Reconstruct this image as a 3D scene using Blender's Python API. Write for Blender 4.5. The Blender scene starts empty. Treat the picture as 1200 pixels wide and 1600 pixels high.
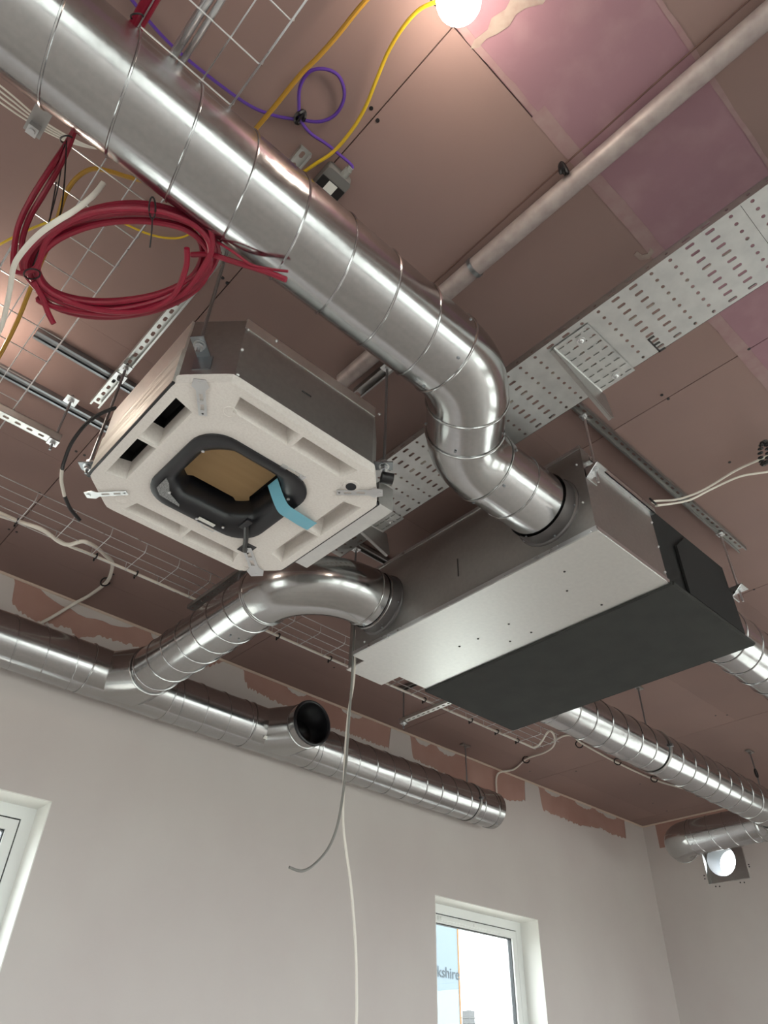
import bpy, math, random
from mathutils import Vector, Matrix
from mathutils.geometry import tessellate_polygon
random.seed(7)
PI = math.pi
C = bpy.context.scene.collection
SC = bpy.context.scene

# ------------------------------------------------------------------ camera
CAM = Vector((0, 0, 1.5))
F = 1130.11
ROT = Matrix.Rotation(math.radians(-41.6964), 3, 'Z') @ Matrix.Rotation(math.radians(129.2006), 3, 'X') @ Matrix.Rotation(math.radians(1.7206), 3, 'Z')
cam = bpy.data.cameras.new('camera'); cam.sensor_fit = 'HORIZONTAL'; cam.sensor_width = 36; cam.lens = 36 * F / 1200
cam.clip_start = .05; cam.clip_end = 500
camo = bpy.data.objects.new('camera', cam); C.objects.link(camo)
camo.matrix_world = Matrix.Translation(CAM) @ ROT.to_4x4()
SC.camera = camo

# ------------------------------------------------------------------ world, exposure
SC.view_settings.view_transform = 'Standard'; SC.view_settings.look = 'None'
SC.view_settings.gamma = 1; SC.view_settings.use_curve_mapping = False
SC.view_settings.exposure = -0.06
w = bpy.data.worlds.new('overcast_sky'); SC.world = w; w.use_nodes = True
bg = w.node_tree.nodes['Background']; bg.inputs[0].default_value = (.93, .98, 1.0, 1); bg.inputs[1].default_value = 8.5

ROOM = dict(x0=-3.2, x1=7.99, y0=-4.6, y1=4.3875, z1=4.0)
# windows of the room: (wall, a0, a1, z0, z1)
WIN_BACK = [(0.158, 1.4575), (4.5625, 5.8625)]
ZS, ZH = 1.15, 2.775
def portal(name, loc, rot, sx, sy):
    l = bpy.data.lights.new(name, 'AREA'); l.shape = 'RECTANGLE'; l.size = sx; l.size_y = sy
    l.cycles.is_portal = True
    o = bpy.data.objects.new(name, l); C.objects.link(o); o.location = loc; o.rotation_euler = rot
for a, b in WIN_BACK:
    portal('window_portal', ((a + b) / 2, 4.66, (ZS + ZH) / 2), (-PI / 2, 0, 0), b - a, ZH - ZS)
LEFTWIN = [(-3.4, -1.9), (-.9, .6), (1.6, 3.1)]
for a, b in LEFTWIN:
    portal('window_portal', (-3.45, (a + b) / 2, 1.95), (0, -PI / 2, 0), 2.2, b - a)
REARWIN = [(-2.9, -.3), (-.2, 2.4), (2.5, 5.1), (5.2, 7.7)]  # unseen glazing behind the camera, enlarged to brighten the back wall
for a, b in REARWIN:
    portal('window_portal', ((a + b) / 2, -4.85, 1.4), (PI / 2, 0, 0), b - a, 2.6)

ADDED_RIGHTWIN = [(-4.2, -2.3), (-2.1, -.2), (0.0, 1.9)]  # added unseen windows that brighten the far ceiling and right side
for a, b in ADDED_RIGHTWIN:
    portal('window_portal', (8.24, (a + b) / 2, 1.5), (0, PI / 2, 0), 2.6, b - a)

# ------------------------------------------------------------------ helpers
def at(u, v, z):
    """point at height z (m above floor) seen at photo pixel u,v"""
    d = ROT @ Vector(((u - 600) / F, -(v - 800) / F, -1))
    return CAM + d * ((z - CAM.z) / d.z)
def aty(u, v, y):
    d = ROT @ Vector(((u - 600) / F, -(v - 800) / F, -1))
    return CAM + d * (y / d.y)
ORG = {}
class G:
    def __init__(s): s.v = []; s.f = []
    def add(s, vs, fs):
        n = len(s.v); s.v += [Vector(p) for p in vs]; s.f += [tuple(i + n for i in f) for f in fs]; return s
    def box(s, a, b):
        (x0, y0, z0), (x1, y1, z1) = a, b
        return s.add([(x0,y0,z0),(x1,y0,z0),(x1,y1,z0),(x0,y1,z0),(x0,y0,z1),(x1,y0,z1),(x1,y1,z1),(x0,y1,z1)],
                     [(3,2,1,0),(4,5,6,7),(0,1,5,4),(1,2,6,5),(2,3,7,6),(3,0,4,7)])
    def obox(s, o, u, v, w):
        """oriented box centred at o with half-vectors u,v,w"""
        o, u, v, w = map(Vector, (o, u, v, w))
        P = [o + a * u + b * v + c * w for c in (-1, 1) for a, b in ((-1,-1),(1,-1),(1,1),(-1,1))]
        fl = u.cross(v).dot(w) < 0
        fs = [(3,2,1,0),(4,5,6,7),(0,1,5,4),(1,2,6,5),(2,3,7,6),(3,0,4,7)]
        return s.add(P, [f[::-1] for f in fs] if fl else fs)
    def loft(s, rings, closed=True, cap0=False, cap1=False):
        n = len(rings[0]); vs = [p for r in rings for p in r]; fs = []
        for k in range(len(rings) - 1):
            for i in range(n if closed else n - 1):
                j = (i + 1) % n
                fs.append((k*n+i, k*n+j, (k+1)*n+j, (k+1)*n+i))
        if cap0: fs.append(tuple(range(n))[::-1])
        if cap1: fs.append(tuple((len(rings)-1)*n + i for i in range(n)))
        return s.add(vs, fs)
    def tube(s, path, r, n=8, cap=True, closed=False):
        P = [Vector(p) for p in path]; m = len(P)
        rr = r if isinstance(r, (list, tuple)) else [r] * m
        T = []
        for i in range(m):
            if closed: t = P[(i+1) % m] - P[i-1]
            else: t = P[min(i+1, m-1)] - P[max(i-1, 0)]
            T.append(t.normalized() if t.length > 1e-9 else Vector((0,0,1)))
        up = Vector((0,0,1)) if abs(T[0].z) < .9 else Vector((1,0,0))
        nrm = (up - T[0] * up.dot(T[0])).normalized(); rings = []
        for i in range(m):
            nrm = nrm - T[i] * nrm.dot(T[i]); nrm.normalize(); b = T[i].cross(nrm)
            rings.append([P[i] + (nrm * math.cos(a) + b * math.sin(a)) * rr[i] for a in [2*PI*k/n for k in range(n)]])
        if closed: rings.append(rings[0]); cap = False
        return s.loft(rings, True, cap, cap)
    def cyl(s, p0, p1, r, n=16, cap=True): return s.tube([p0, p1], r, n, cap)
    def poly(s, outer, holes, o, u, v, t):
        """plate: 2-D outline (+holes) in frame o,u,v, thickness t along u x v"""
        o, u, v = map(Vector, (o, u, v)); w = u.cross(v).normalized() * t
        loops = [outer] + list(holes); flat = [p for l in loops for p in l]; n = len(flat)
        tr = tessellate_polygon([[Vector((p[0], p[1], 0)) for p in l] for l in loops])
        vs = [o + u * p[0] + v * p[1] for p in flat] + [o + u * p[0] + v * p[1] + w for p in flat]
        fs = []
        for a, b, c in tr:
            pa, pb, pc = flat[a], flat[b], flat[c]
            if (pb[0]-pa[0])*(pc[1]-pa[1]) - (pb[1]-pa[1])*(pc[0]-pa[0]) < 0: b, c = c, b
            fs += [(c, b, a), (a + n, b + n, c + n)]
        k = 0
        for li, l in enumerate(loops):
            m = len(l); ar = sum(l[i][0]*l[(i+1)%m][1] - l[(i+1)%m][0]*l[i][1] for i in range(m))
            for i in range(m):
                a, b = k + i, k + (i + 1) % m
                q = (a, b, b + n, a + n)
                fs.append(q if (ar > 0) == (li == 0) else q[::-1])
            k += m
        return s.add(vs, fs)
    def cell(s, o, u, v, hw, hh, shape, t):
        """rectangular cell (2hw x 2hh) about o with an 8-point hole (shape = hu,hv), thickness t"""
        o, u, v = map(Vector, (o, u, v)); w = u.cross(v).normalized() * t
        hu, hv = shape; O = [(-1,-1),(0,-1),(1,-1),(1,0),(1,1),(0,1),(-1,1),(-1,0)]
        k = .62
        if hu > hv * 1.3: Hh = [(-hu+hv*.6,-hv),(0,-hv),(hu-hv*.6,-hv),(hu,0),(hu-hv*.6,hv),(0,hv),(-hu+hv*.6,hv),(-hu,0)]
        elif hv > hu * 1.3: Hh = [(-hu,-hv+hu*.6),(0,-hv),(hu,-hv+hu*.6),(hu,0),(hu,hv-hu*.6),(0,hv),(-hu,hv-hu*.6),(-hu,0)]
        else: Hh = [(-hu*.71,-hv*.71),(0,-hv),(hu*.71,-hv*.71),(hu,0),(hu*.71,hv*.71),(0,hv),(-hu*.71,hv*.71),(-hu,0)]
        vs = []
        for lay in (Vector((0,0,0)), w):
            vs += [o + u*(a*hw) + v*(b*hh) + lay for a, b in O] + [o + u*a + v*b + lay for a, b in Hh]
        fs = []
        for i in range(8):
            j = (i + 1) % 8
            fs += [(i, i+8, j+8, j), (16+i, 16+j, 24+j, 24+i), (i+8, i+24, j+24, j+8)]
        return s.add(vs, fs)
    def sphere(s, c, r, n=12, m=8, sc=(1,1,1)):
        c = Vector(c); rings = []
        for k in range(m + 1):
            a = PI * k / m - PI / 2
            rr = max(math.cos(a), 1e-3)
            rings.append([c + Vector((r*sc[0]*rr*math.cos(2*PI*i/n), r*sc[1]*rr*math.sin(2*PI*i/n), r*sc[2]*math.sin(a))) for i in range(n)])
        return s.loft(rings, True, True, True)
    def build(s, name, mat, parent=None, smooth=35):
        me = bpy.data.meshes.new(name)
        if parent is not None: org = ORG[parent.name]
        else:
            xs = [p.x for p in s.v]; ys = [p.y for p in s.v]; zs = [p.z for p in s.v]
            org = Vector(((min(xs)+max(xs))/2, (min(ys)+max(ys))/2, min(zs)))
        me.from_pydata([p - org for p in s.v], [], s.f)
        me.materials.append(M[mat] if isinstance(mat, str) else mat)
        if smooth:
            me.polygons.foreach_set('use_smooth', [True] * len(me.polygons))
            me.set_sharp_from_angle(angle=math.radians(smooth))
        me.update()
        o = bpy.data.objects.new(name, me); C.objects.link(o)
        if parent is not None: o.parent = parent
        else: o.location = org
        ORG[o.name] = org
        return o
def tag(o, label=None, cat=None, group=None, kind=None):
    for k, x in (('label', label), ('category', cat), ('group', group), ('kind', kind)):
        if x: o[k] = x
    return o
def thing(name, loc, label, cat, group=None):
    o = bpy.data.objects.new(name, None); C.objects.link(o); o.location = loc; o.empty_display_size = .1
    ORG[o.name] = Vector(loc); return tag(o, label, cat, group)
def part_copy(o, parent, shift):
    """copy of a part with shared mesh, moved by shift (world)"""
    c = o.copy(); C.objects.link(c); c.parent = parent; c.location = o.location + Vector(shift); ORG[c.name] = ORG[parent.name] + Vector(shift); return c
def struct(o): o['kind'] = 'structure'; return o
def spline(P, k=8, closed=False):
    P = [Vector(p) for p in P]; n = len(P); out = []
    for i in range(n if closed else n - 1):
        if closed: p0, p1, p2, p3 = P[i-1], P[i], P[(i+1) % n], P[(i+2) % n]
        else: p0, p1, p2, p3 = P[max(i-1,0)], P[i], P[i+1], P[min(i+2,n-1)]
        for j in range(k):
            t = j / k
            out.append(.5*((2*p1) + (p2-p0)*t + (2*p0-5*p1+4*p2-p3)*t*t + (3*p1-p0-3*p2+p3)*t**3))
    if not closed: out.append(P[-1])
    return out
def cable(name, pts, r, mat, label, group=None, cat='cable', k=8):
    return tag(G().tube(spline(pts, k), r, 8).build(name, mat), label, cat, group)

# ------------------------------------------------------------------ materials
M = {}
def mat(name, col, rough=.5, metal=0.0, noise=None, bump=None, spec=None, **kw):
    m = bpy.data.materials.new(name); m.use_nodes = True; nt = m.node_tree; b = nt.nodes['Principled BSDF']
    b.inputs['Base Color'].default_value = (*col, 1); b.inputs['Roughness'].default_value = rough; b.inputs['Metallic'].default_value = metal
    if spec is not None: b.inputs['Specular IOR Level'].default_value = spec
    tc = nt.nodes.new('ShaderNodeTexCoord')
    def nz(scale, detail=4, stretch=None):
        n = nt.nodes.new('ShaderNodeTexNoise'); n.inputs['Scale'].default_value = scale; n.inputs['Detail'].default_value = detail
        if stretch:
            mp = nt.nodes.new('ShaderNodeMapping'); mp.inputs['Scale'].default_value = stretch
            nt.links.new(tc.outputs['Object'], mp.inputs[0]); nt.links.new(mp.outputs[0], n.inputs['Vector'])
        else: nt.links.new(tc.outputs['Object'], n.inputs['Vector'])
        return n
    if noise:   # (scale, other colour, low, high)
        n = nz(noise[0], 5, kw.get('stretch')); r = nt.nodes.new('ShaderNodeValToRGB')
        r.color_ramp.elements[0].position = noise[2]; r.color_ramp.elements[0].color = (*col, 1)
        r.color_ramp.elements[1].position = noise[3]; r.color_ramp.elements[1].color = (*noise[1], 1)
        nt.links.new(n.outputs['Fac'], r.inputs[0])
        out = r.outputs[0]
        if kw.get('rand'):
            oi = nt.nodes.new('ShaderNodeObjectInfo'); hs = nt.nodes.new('ShaderNodeHueSaturation')
            mr = nt.nodes.new('ShaderNodeMapRange'); mr.inputs[3].default_value = 1 - kw['rand']; mr.inputs[4].default_value = 1 + kw['rand']
            nt.links.new(oi.outputs['Random'], mr.inputs[0]); nt.links.new(mr.outputs[0], hs.inputs['Value']); nt.links.new(out, hs.inputs['Color']); out = hs.outputs[0]
        nt.links.new(out, b.inputs['Base Color'])
    if kw.get('rvar'):
        sc_, lo, hi = kw['rvar']; n = nz(sc_, 6, kw.get('rstretch')); mr = nt.nodes.new('ShaderNodeMapRange')
        mr.inputs[1].default_value = .3; mr.inputs[2].default_value = .7; mr.inputs[3].default_value = lo; mr.inputs[4].default_value = hi
        nt.links.new(n.outputs['Fac'], mr.inputs[0]); nt.links.new(mr.outputs[0], b.inputs['Roughness'])
    if bump:
        n = nz(bump[0], 3, kw.get('bstretch')); bp = nt.nodes.new('ShaderNodeBump'); bp.inputs['Strength'].default_value = bump[1]; bp.inputs['Distance'].default_value = bump[2]
        nt.links.new(n.outputs['Fac'], bp.inputs['Height']); nt.links.new(bp.outputs[0], b.inputs['Normal'])
    M[name] = m; return m
def lin(r, g, b): return tuple(((c/255)/12.92 if c/255 <= .04045 else ((c/255+.055)/1.055)**2.4) for c in (r, g, b))
mat('galv', (.50, .50, .505), .22, 1, noise=(60, (.46, .462, .468), .3, .7), rvar=(45, .13, .23))
mat('galv_smooth', (.48, .478, .475), .2, 1, noise=(60, (.45, .45, .45), .3, .7), rvar=(45, .14, .22))
mat('galv_sheet', (.80, .81, .79), .36, 1, noise=(50, (.76, .77, .755), .3, .7), rvar=(80, .32, .42))
mat('galv_dull', (.42, .41, .40), .45, 1, noise=(50, (.39, .38, .37), .3, .7), rvar=(60, .4, .5))
mat('zinc', (.70, .71, .72), .32, 1, rvar=(20, .25, .42))
mat('tray_steel', (.62, .63, .62), .45, .85, noise=(12, (.52, .53, .53), .35, .7), rvar=(10, .36, .5))
mat('rod_steel', (.34, .36, .38), .38, 1)
mat('sleeve_steel', (.10, .125, .15), .5, 0)
mat('collar_dark', (.16, .15, .15), .45, .8)
mat('board', lin(145, 119, 112), .85, noise=(1.6, lin(137, 113, 108), .3, .75), rand=.05, bump=(90, .05, .002))
mat('board_purple', lin(150, 114, 123), .85, noise=(9, lin(163, 130, 135), .48, .85), rand=.03, bump=(70, .1, .002))
mat('board_wall', lin(166, 128, 118), .85, noise=(3, lin(176, 142, 132), .35, .75), bump=(60, .06, .002))
mat('skim', lin(204, 197, 193), .8, noise=(1.4, lin(198, 189, 186), .35, .7), bump=(5, .05, .004), stretch=(1, 1, .7))
mat('filler', lin(158, 144, 134), .85, noise=(30, lin(146, 124, 118), .35, .7), bump=(60, .2, .003))
mat('tape', lin(158, 132, 130), .85, noise=(20, lin(150, 118, 120), .35, .7))
mat('caulk', lin(206, 186, 172), .8)
mat('slab', lin(60, 48, 46), .9)
mat('floor', lin(200, 191, 182), .6, noise=(2, lin(182, 174, 166), .3, .7))
mat('upvc', lin(236, 238, 236), .3)
mat('reveal', lin(232, 231, 226), .7)
mat('gasket', lin(40, 42, 46), .5)
mat('eps', lin(232, 226, 221), .75, noise=(120, lin(224, 217, 212), .4, .7), bump=(160, .3, .002))
mat('black_plastic', lin(33, 33, 37), .32, noise=(4, lin(26, 26, 30), .3, .7))
mat('black_hole', lin(8, 8, 10), .7)
mat('foam_black', lin(47, 48, 46), .85, noise=(7, lin(40, 41, 40), .35, .7), bump=(60, .15, .002))
mat('cardboard', lin(176, 146, 106), .85, noise=(3, lin(168, 138, 98), .3, .7), stretch=(1, 12, 1))
mat('foil', (.72, .72, .68), .42, .75, noise=(9, (.5, .49, .45), .45, .72), bump=(16, .5, .008), bstretch=(1, .35, 2.4), stretch=(1, .3, 2.5))
mat('blue_tape', lin(118, 184, 205), .3)
mat('cable_red', lin(142, 24, 50), .4)
mat('cable_yellow', lin(212, 176, 38), .45)
mat('cable_ochre', lin(176, 132, 40), .45)
mat('cable_purple', lin(84, 48, 140), .4)
mat('shadow_brown', lin(92, 66, 58), .6)  # brown of the faint shadow line beside the grey pipe
mat('cable_white', lin(226, 220, 210), .45)
mat('cable_grey', lin(130, 128, 124), .45)
mat('cable_black', lin(30, 28, 30), .4)
mat('tie_black', lin(22, 20, 22), .4)
mat('box_grey', lin(112, 110, 108), .45)
mat('gland', lin(150, 150, 146), .4)
mat('paper', lin(222, 220, 214), .6)
mat('label_grey', lin(150, 150, 150), .6, noise=(260, lin(110, 110, 112), .45, .55))
mat('foam_shaded', lin(27, 28, 29), .9)  # same foam, darkened because the unit's side lies in shade
mat('ink', lin(60, 58, 58), .6)
mat('pipe_grey', lin(176, 164, 160), .5, .35, noise=(26, lin(158, 144, 142), .35, .7))
mat('banner', (.125, .165, .195), .6)
mat('orange', (.20, .095, .025), .6)
mat('grey_text', (.035, .048, .058), .6)
mat('ground', lin(170, 168, 160), .9)
mat('bark', (.10, .10, .10), .9)
mat('far_brick', (.09, .09, .092), .9)
# dusty upper side is one steel: grey dust film
def glass():
    m = bpy.data.materials.new('glass'); m.use_nodes = True; nt = m.node_tree; nt.nodes.clear()
    o = nt.nodes.new('ShaderNodeOutputMaterial'); mx = nt.nodes.new('ShaderNodeMixShader'); t = nt.nodes.new('ShaderNodeBsdfTransparent'); g = nt.nodes.new('ShaderNodeBsdfGlossy')
    t.inputs[0].default_value = (.95, .97, .97, 1); g.inputs['Roughness'].default_value = .02; fr = nt.nodes.new('ShaderNodeFresnel'); fr.inputs[0].default_value = 1.45
    ge = nt.nodes.new('ShaderNodeNewGeometry'); sb = nt.nodes.new('ShaderNodeMath'); sb.operation = 'SUBTRACT'; sb.inputs[0].default_value = 1; ml = nt.nodes.new('ShaderNodeMath'); ml.operation = 'MULTIPLY'
    nt.links.new(ge.outputs['Backfacing'], sb.inputs[1]); nt.links.new(sb.outputs[0], ml.inputs[0]); nt.links.new(fr.outputs[0], ml.inputs[1])
    nt.links.new(ml.outputs[0], mx.inputs[0]); nt.links.new(t.outputs[0], mx.inputs[1]); nt.links.new(g.outputs[0], mx.inputs[2]); nt.links.new(mx.outputs[0], o.inputs[0])
    M['glass'] = m
glass()
def emis(name, col, s):
    m = bpy.data.materials.new(name); m.use_nodes = True; b = m.node_tree.nodes['Principled BSDF']
    b.inputs['Base Color'].default_value = (.9, .9, .9, 1); b.inputs['Emission Color'].default_value = (*col, 1); b.inputs['Emission Strength'].default_value = s; M[name] = m
emis('bulb', (1, .86, .72), 55)

# ------------------------------------------------------------------ the room
X0, X1, Y0, Y1, ZC = ROOM['x0'], ROOM['x1'], ROOM['y0'], ROOM['y1'], ROOM['z1']
struct(G().box((X0, Y0, -.2), (X1, Y1, 0)).build('floor', 'floor', smooth=0))
ceil = struct(G().box((X0 - .3, Y0 - .3, ZC + .0125), (X1 + .3, Y1 + .3, ZC + .2)).build('ceiling', 'slab', smooth=0))
XJ = [X0] + [x for x in (.625 + 1.777 * k for k in range(-3, 6)) if X0 + .1 < x < X1 - .1] + [X1]
YJ = [Y0, -3.594, -2.694, -1.794, -.894, .006, .455, 1.345, 2.245, 3.145, 4.045, Y1]
for j in range(len(YJ) - 1):
    for i in range(len(XJ) - 1):
        g = .0022; b_ = random.uniform(0, .0006); g0 = .0022 if abs(YJ[j] - .23) < .24 else .0003; g1 = .0022 if YJ[j+1] < .5 and YJ[j+1] > 0 else .0003
        G().box((XJ[i] + g, YJ[j] + g0, ZC - b_), (XJ[i+1] - g, YJ[j+1] - g1, ZC + .0125)).build('plasterboard', 'board_purple' if abs(YJ[j] - .006) < .01 else 'board', ceil, 0)
# joint tape and filler lying on the boards
def ragged(x0, x1, y0, y1, amp, n=40):
    a = [(x0 + (x1-x0)*i/n, y0 + random.uniform(-amp, amp)) for i in range(n+1)]
    return a + [(x1 - (x1-x0)*i/n, y1 + random.uniform(-amp, amp)) for i in range(n+1)]
def on_ceiling(name, outline, m, t=.0012, zoff=.0009):
    return G().poly([(p[0], p[1]) for p in outline], [], (0, 0, ZC - zoff - t), (1,0,0), (0,1,0), t).build(name, m, ceil, 0)
on_ceiling('joint_tape', ragged(1.0, 7.9, .408, .459, .003, 90), 'tape')
on_ceiling('joint_tape', ragged(.2, 1.0, .43, .452, .003, 20), 'tape')
on_ceiling('joint_tape', ragged(.2, 2.2, -.006, .010, .002, 40), 'tape')
sm = [(735,76),(741,62),(762,46),(768,28),(790,14),(800,-6),(830,-22),(862,-14),(848,6),(822,12),(806,22),(796,40),(778,52),(760,60),(748,74)]
on_ceiling('filler_patch', [at(u, v, ZC)[:2] for u, v in sm][::-1], 'filler', .0015, .001)
sm = [(995,392),(1003,398),(1012,396),(1016,386),(1022,392),(1014,404),(1000,406),(990,398)]
on_ceiling('filler_patch', [at(u, v, ZC)[:2] for u, v in sm], 'filler', .0015, .001)
# screw heads left along the joints
scr = [at(u, v, ZC) for u, v in [(580,169),(590,188),(355,442),(348,434),(1044,623),(1034,617),(119,705),(132,711),(62,770),(72,776),(14,827),(26,831),(1170,545),(1178,921),(1140,722),(522,1043),(978,1180),(1000,1225),(1020,1255),(900,1205),(828,1205),(1062,1228),(1042,1267),(1118,1118),(1136,1117),(177,897)]]
for p in scr:
    G().cyl((p.x, p.y, ZC - .0022), (p.x, p.y, ZC + .002), .007, 10).build('screw_head', 'tie_black', ceil)

def wall_with_windows(name, axis, lo, hi, c0, c1, wins, z0, z1, m):
    """solid wall along axis with rectangular openings; wins=[(a,b,zs,zh)]"""
    g = G()
    def bx(a, b, za, zb):
        if axis == 'x': g.box((a, c0, za), (b, c1, zb))
        else: g.box((c0, a, za), (c1, b, zb))
    p = lo
    for a, b, zs, zh in sorted(wins):
        bx(p, a, z0, z1); bx(a, b, z0, zs); bx(a, b, zh, z1); p = b
    bx(p, hi, z0, z1)
    return struct(g.build(name, m, smooth=0))
wb = wall_with_windows('wall_back', 'x', X0 - .3, X1 + .3, Y1, Y1 + .3, [(a, b, ZS, ZH) for a, b in WIN_BACK], 0, ZC + .01, 'board_wall')
# the skim coat of the back wall: 4 mm plaster with a ragged top edge
rnd = random.Random(3)
key = [(-3.2,3.76),(.3,3.75),(.60,3.76),(.62,3.99),(.83,3.985),(.86,3.83),(.97,3.773),(1.1,3.78),(1.25,3.80),(1.3,3.76),(1.42,3.82),(1.64,3.846),(1.9,3.85),(2.2,3.86),(2.3,3.94),(2.37,3.992),(2.55,3.985),(2.56,3.92),(2.61,3.86),(2.87,3.835),(3.4,3.80),(4.04,3.80),(4.06,3.992),(4.29,3.992),(4.32,3.80),(4.7,3.76),(5.59,3.737),(5.8,3.775),(5.855,3.80),(5.87,3.992),(6.09,3.992),(6.11,3.768),(6.43,3.756),(6.73,3.747),(7.12,3.80),(7.33,3.781),(7.59,3.787),(7.62,3.992),(7.99,3.992)]
def ztop(x):
    for (xa, za), (xb, zb) in zip(key, key[1:]):
        if xa <= x <= xb: return za + (zb - za) * (x - xa) / (xb - xa)
    return 3.99
def skim_band(y, xa, xb, zb, name):
    n = int((xb - xa) / .012); g = G()
    for i in range(n):
        a = xa + (xb - xa) * i / n; b = xa + (xb - xa) * (i + 1) / n
        j = [rnd.uniform(-.012, .012) if ztop(q) < 3.97 else rnd.uniform(-.004, 0) for q in (a, b)]
        if i == 0: zl = ztop(a) + j[0]
        zr = min(ztop(b) + j[1], 3.995)
        g.add([(a, y, zb), (b, y, zb), (b, y, zr), (a, y, zl), (a, y+.004, zb), (b, y+.004, zb), (b, y+.004, zr), (a, y+.004, zl)],
              [(0,1,2,3), (3,2,6,7), (0,3,7,4), (1,5,6,2)]); zl = zr
    return g.build(name, 'skim', wb, 0)
skim_band(Y1 - .004, X0, X1, ZH, 'skim_coat')
p = X0
for a, b in WIN_BACK + [(X1, X1)]:
    G().box((p, Y1 - .004, 0), (a, Y1, ZH)).build('skim_coat', 'skim', wb, 0)
    if b > a: G().box((a, Y1 - .004, 0), (b, Y1, ZS)).build('skim_coat', 'skim', wb, 0)
    p = b
# dabs of skim under the cornice bead
for x, wd, hh in [(1.9,.13,.07),(3.05,.1,.045),(3.62,.12,.05),(4.45,.1,.05),(4.75,.13,.055),(6.32,.14,.05),(6.85,.16,.05),(7.15,.08,.03),(7.33,.14,.055),(1.32,.34,.07)]:
    pts = [(x - wd, 3.993)] + [(x - wd + 2*wd*i/12, 3.993 - hh * math.sin(PI*i/12)**.6 * rnd.uniform(.8, 1.1)) for i in range(1, 12)] + [(x + wd, 3.993)]
    G().poly(pts, [], (0, Y1, 0), (1,0,0), (0,0,1), .003).build('plaster_dab', 'skim', wb, 0)
G().tube([(X0, Y1 - .004, ZC - .004), (X1 - .01, Y1 - .004, ZC - .004)], .011, 8).build('caulk_bead', 'caulk', wb)
HX, HY, HZ, EY = 7.99, 3.55, 3.53, 3.56           # round opening through the right wall
_g = G(); _p = Y0 - .3
for _a, _b in ADDED_RIGHTWIN:
    _g.box((X1, _p, 0), (X1 + .3, _a, ZC + .01)).box((X1, _a, 0), (X1 + .3, _b, .2)).box((X1, _a, 2.8), (X1 + .3, _b, ZC + .01)); _p = _b
wr = struct(_g.box((X1, _p, 0), (X1 + .3, HY - .22, ZC + .01)).box((X1, HY + .22, 0), (X1 + .3, Y1, ZC + .01)).box((X1, HY - .22, 0), (X1 + .3, HY + .22, HZ - .22)).box((X1, HY - .22, HZ + .22), (X1 + .3, HY + .22, ZC + .01)).build('wall_right', 'board_wall', smooth=0))
def skr(ya, yb, zb, zt): G().box((X1 - .004, ya, zb), (X1, yb, zt)).build('skim_coat', 'skim', wr, 0)
_p = Y0
for _a, _b in ADDED_RIGHTWIN:
    skr(_p, _a, 0, 3.74); skr(_a, _b, 0, .2); skr(_a, _b, 2.8, 3.74); _p = _b
skr(_p, HY - .22, 0, 3.74); skr(HY + .22, Y1, 0, 3.74); skr(HY - .22, HY + .22, 0, HZ - .22); skr(HY - .22, HY + .22, HZ + .22, 3.74)
skr(Y1 - .16, Y1, 3.74, 3.992); skr(3.2, 3.98, 3.74, 3.9); skr(3.1, 3.9, 3.9, 3.94); skr(Y0, 3.1, 3.74, 3.78)
G().tube([(X1 - .004, Y0, ZC - .004), (X1 - .004, Y1, ZC - .004)], .011, 8).build('caulk_bead', 'caulk', wr)
wall_with_windows('wall_left', 'y', Y0 - .3, Y1 + .3, X0 - .3, X0, [(a, b, .85, 3.05) for a, b in LEFTWIN], 0, ZC + .01, 'skim')
wall_with_windows('wall_rear', 'x', X0, X1, Y0 - .3, Y0, [(a, b, .1, 2.7) for a, b in REARWIN], 0, ZC + .01, 'skim')

def window(n, a, b, axis, c, zs, zh, out, label=None):
    """upvc window in the opening a..b at plane c, frame growing outward (out = +1/-1)"""
    def P(u, d, z): return (u, c + out*d, z) if axis == 'x' else (c + out*d, u, z)
    def bx(g, u0, u1, d0, d1, z0, z1):
        p, q = P(u0, d0, z0), P(u1, d1, z1); return g.box([min(i, j) for i, j in zip(p, q)], [max(i, j) for i, j in zip(p, q)])
    def frame(ins, wd, d0, d1):
        g = G(); u0, u1, z0, z1 = a + ins, b - ins, zs + ins, zh - ins
        bx(g, u0, u0 + wd, d0, d1, z0, z1); bx(g, u1 - wd, u1, d0, d1, z0, z1); bx(g, u0 + wd, u1 - wd, d0, d1, z1 - wd, z1); bx(g, u0 + wd, u1 - wd, d0, d1, z0, z0 + wd); return g
    fr = struct(frame(0, .075, .19, .27).build('window_%d' % n, 'upvc', smooth=0))
    frame(.075, .009, .20, .26).build('gasket', 'gasket', fr, 0)
    frame(.084, .058, .185, .25).build('sash', 'upvc', fr, 0)
    frame(.142, .007, .20, .235).build('gasket', 'gasket', fr, 0)
    bx(G(), a + .149, b - .149, .212, .222, zs + .149, zh - .149).build('pane', 'glass', fr, 0)
    return fr, bx
for n, (a, b) in enumerate(WIN_BACK):
    fr, bx = window(n + 1, a, b, 'x', Y1, ZS, ZH, 1)
    g = G(); t = .006       # plastered reveal lining
    bx(g, a, a + t, -.004, .19, ZS, ZH); bx(g, b - t, b, -.004, .19, ZS, ZH); bx(g, a, b, -.004, .19, ZH - t, ZH); bx(g, a, b, -.03, .19, ZS, ZS + .02)
    g.build('reveal_lining', 'reveal', fr, 0)
    g = G(); bx(g, a + .22, b - .30, .168, .186, ZH - .128, ZH - .095).build('trickle_vent', 'upvc', fr, 0)
    g = G()
    for q in range(2): bx(g, a + .24 + q*.4, a + .58 + q*.4, .160, .17, ZH - .122, ZH - .101)
    g.build('vent_slider', 'upvc', fr, 0)
for n, (a, b) in enumerate(LEFTWIN): window(n + 3, a, b, 'y', X0, .85, 3.05, -1)
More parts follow.
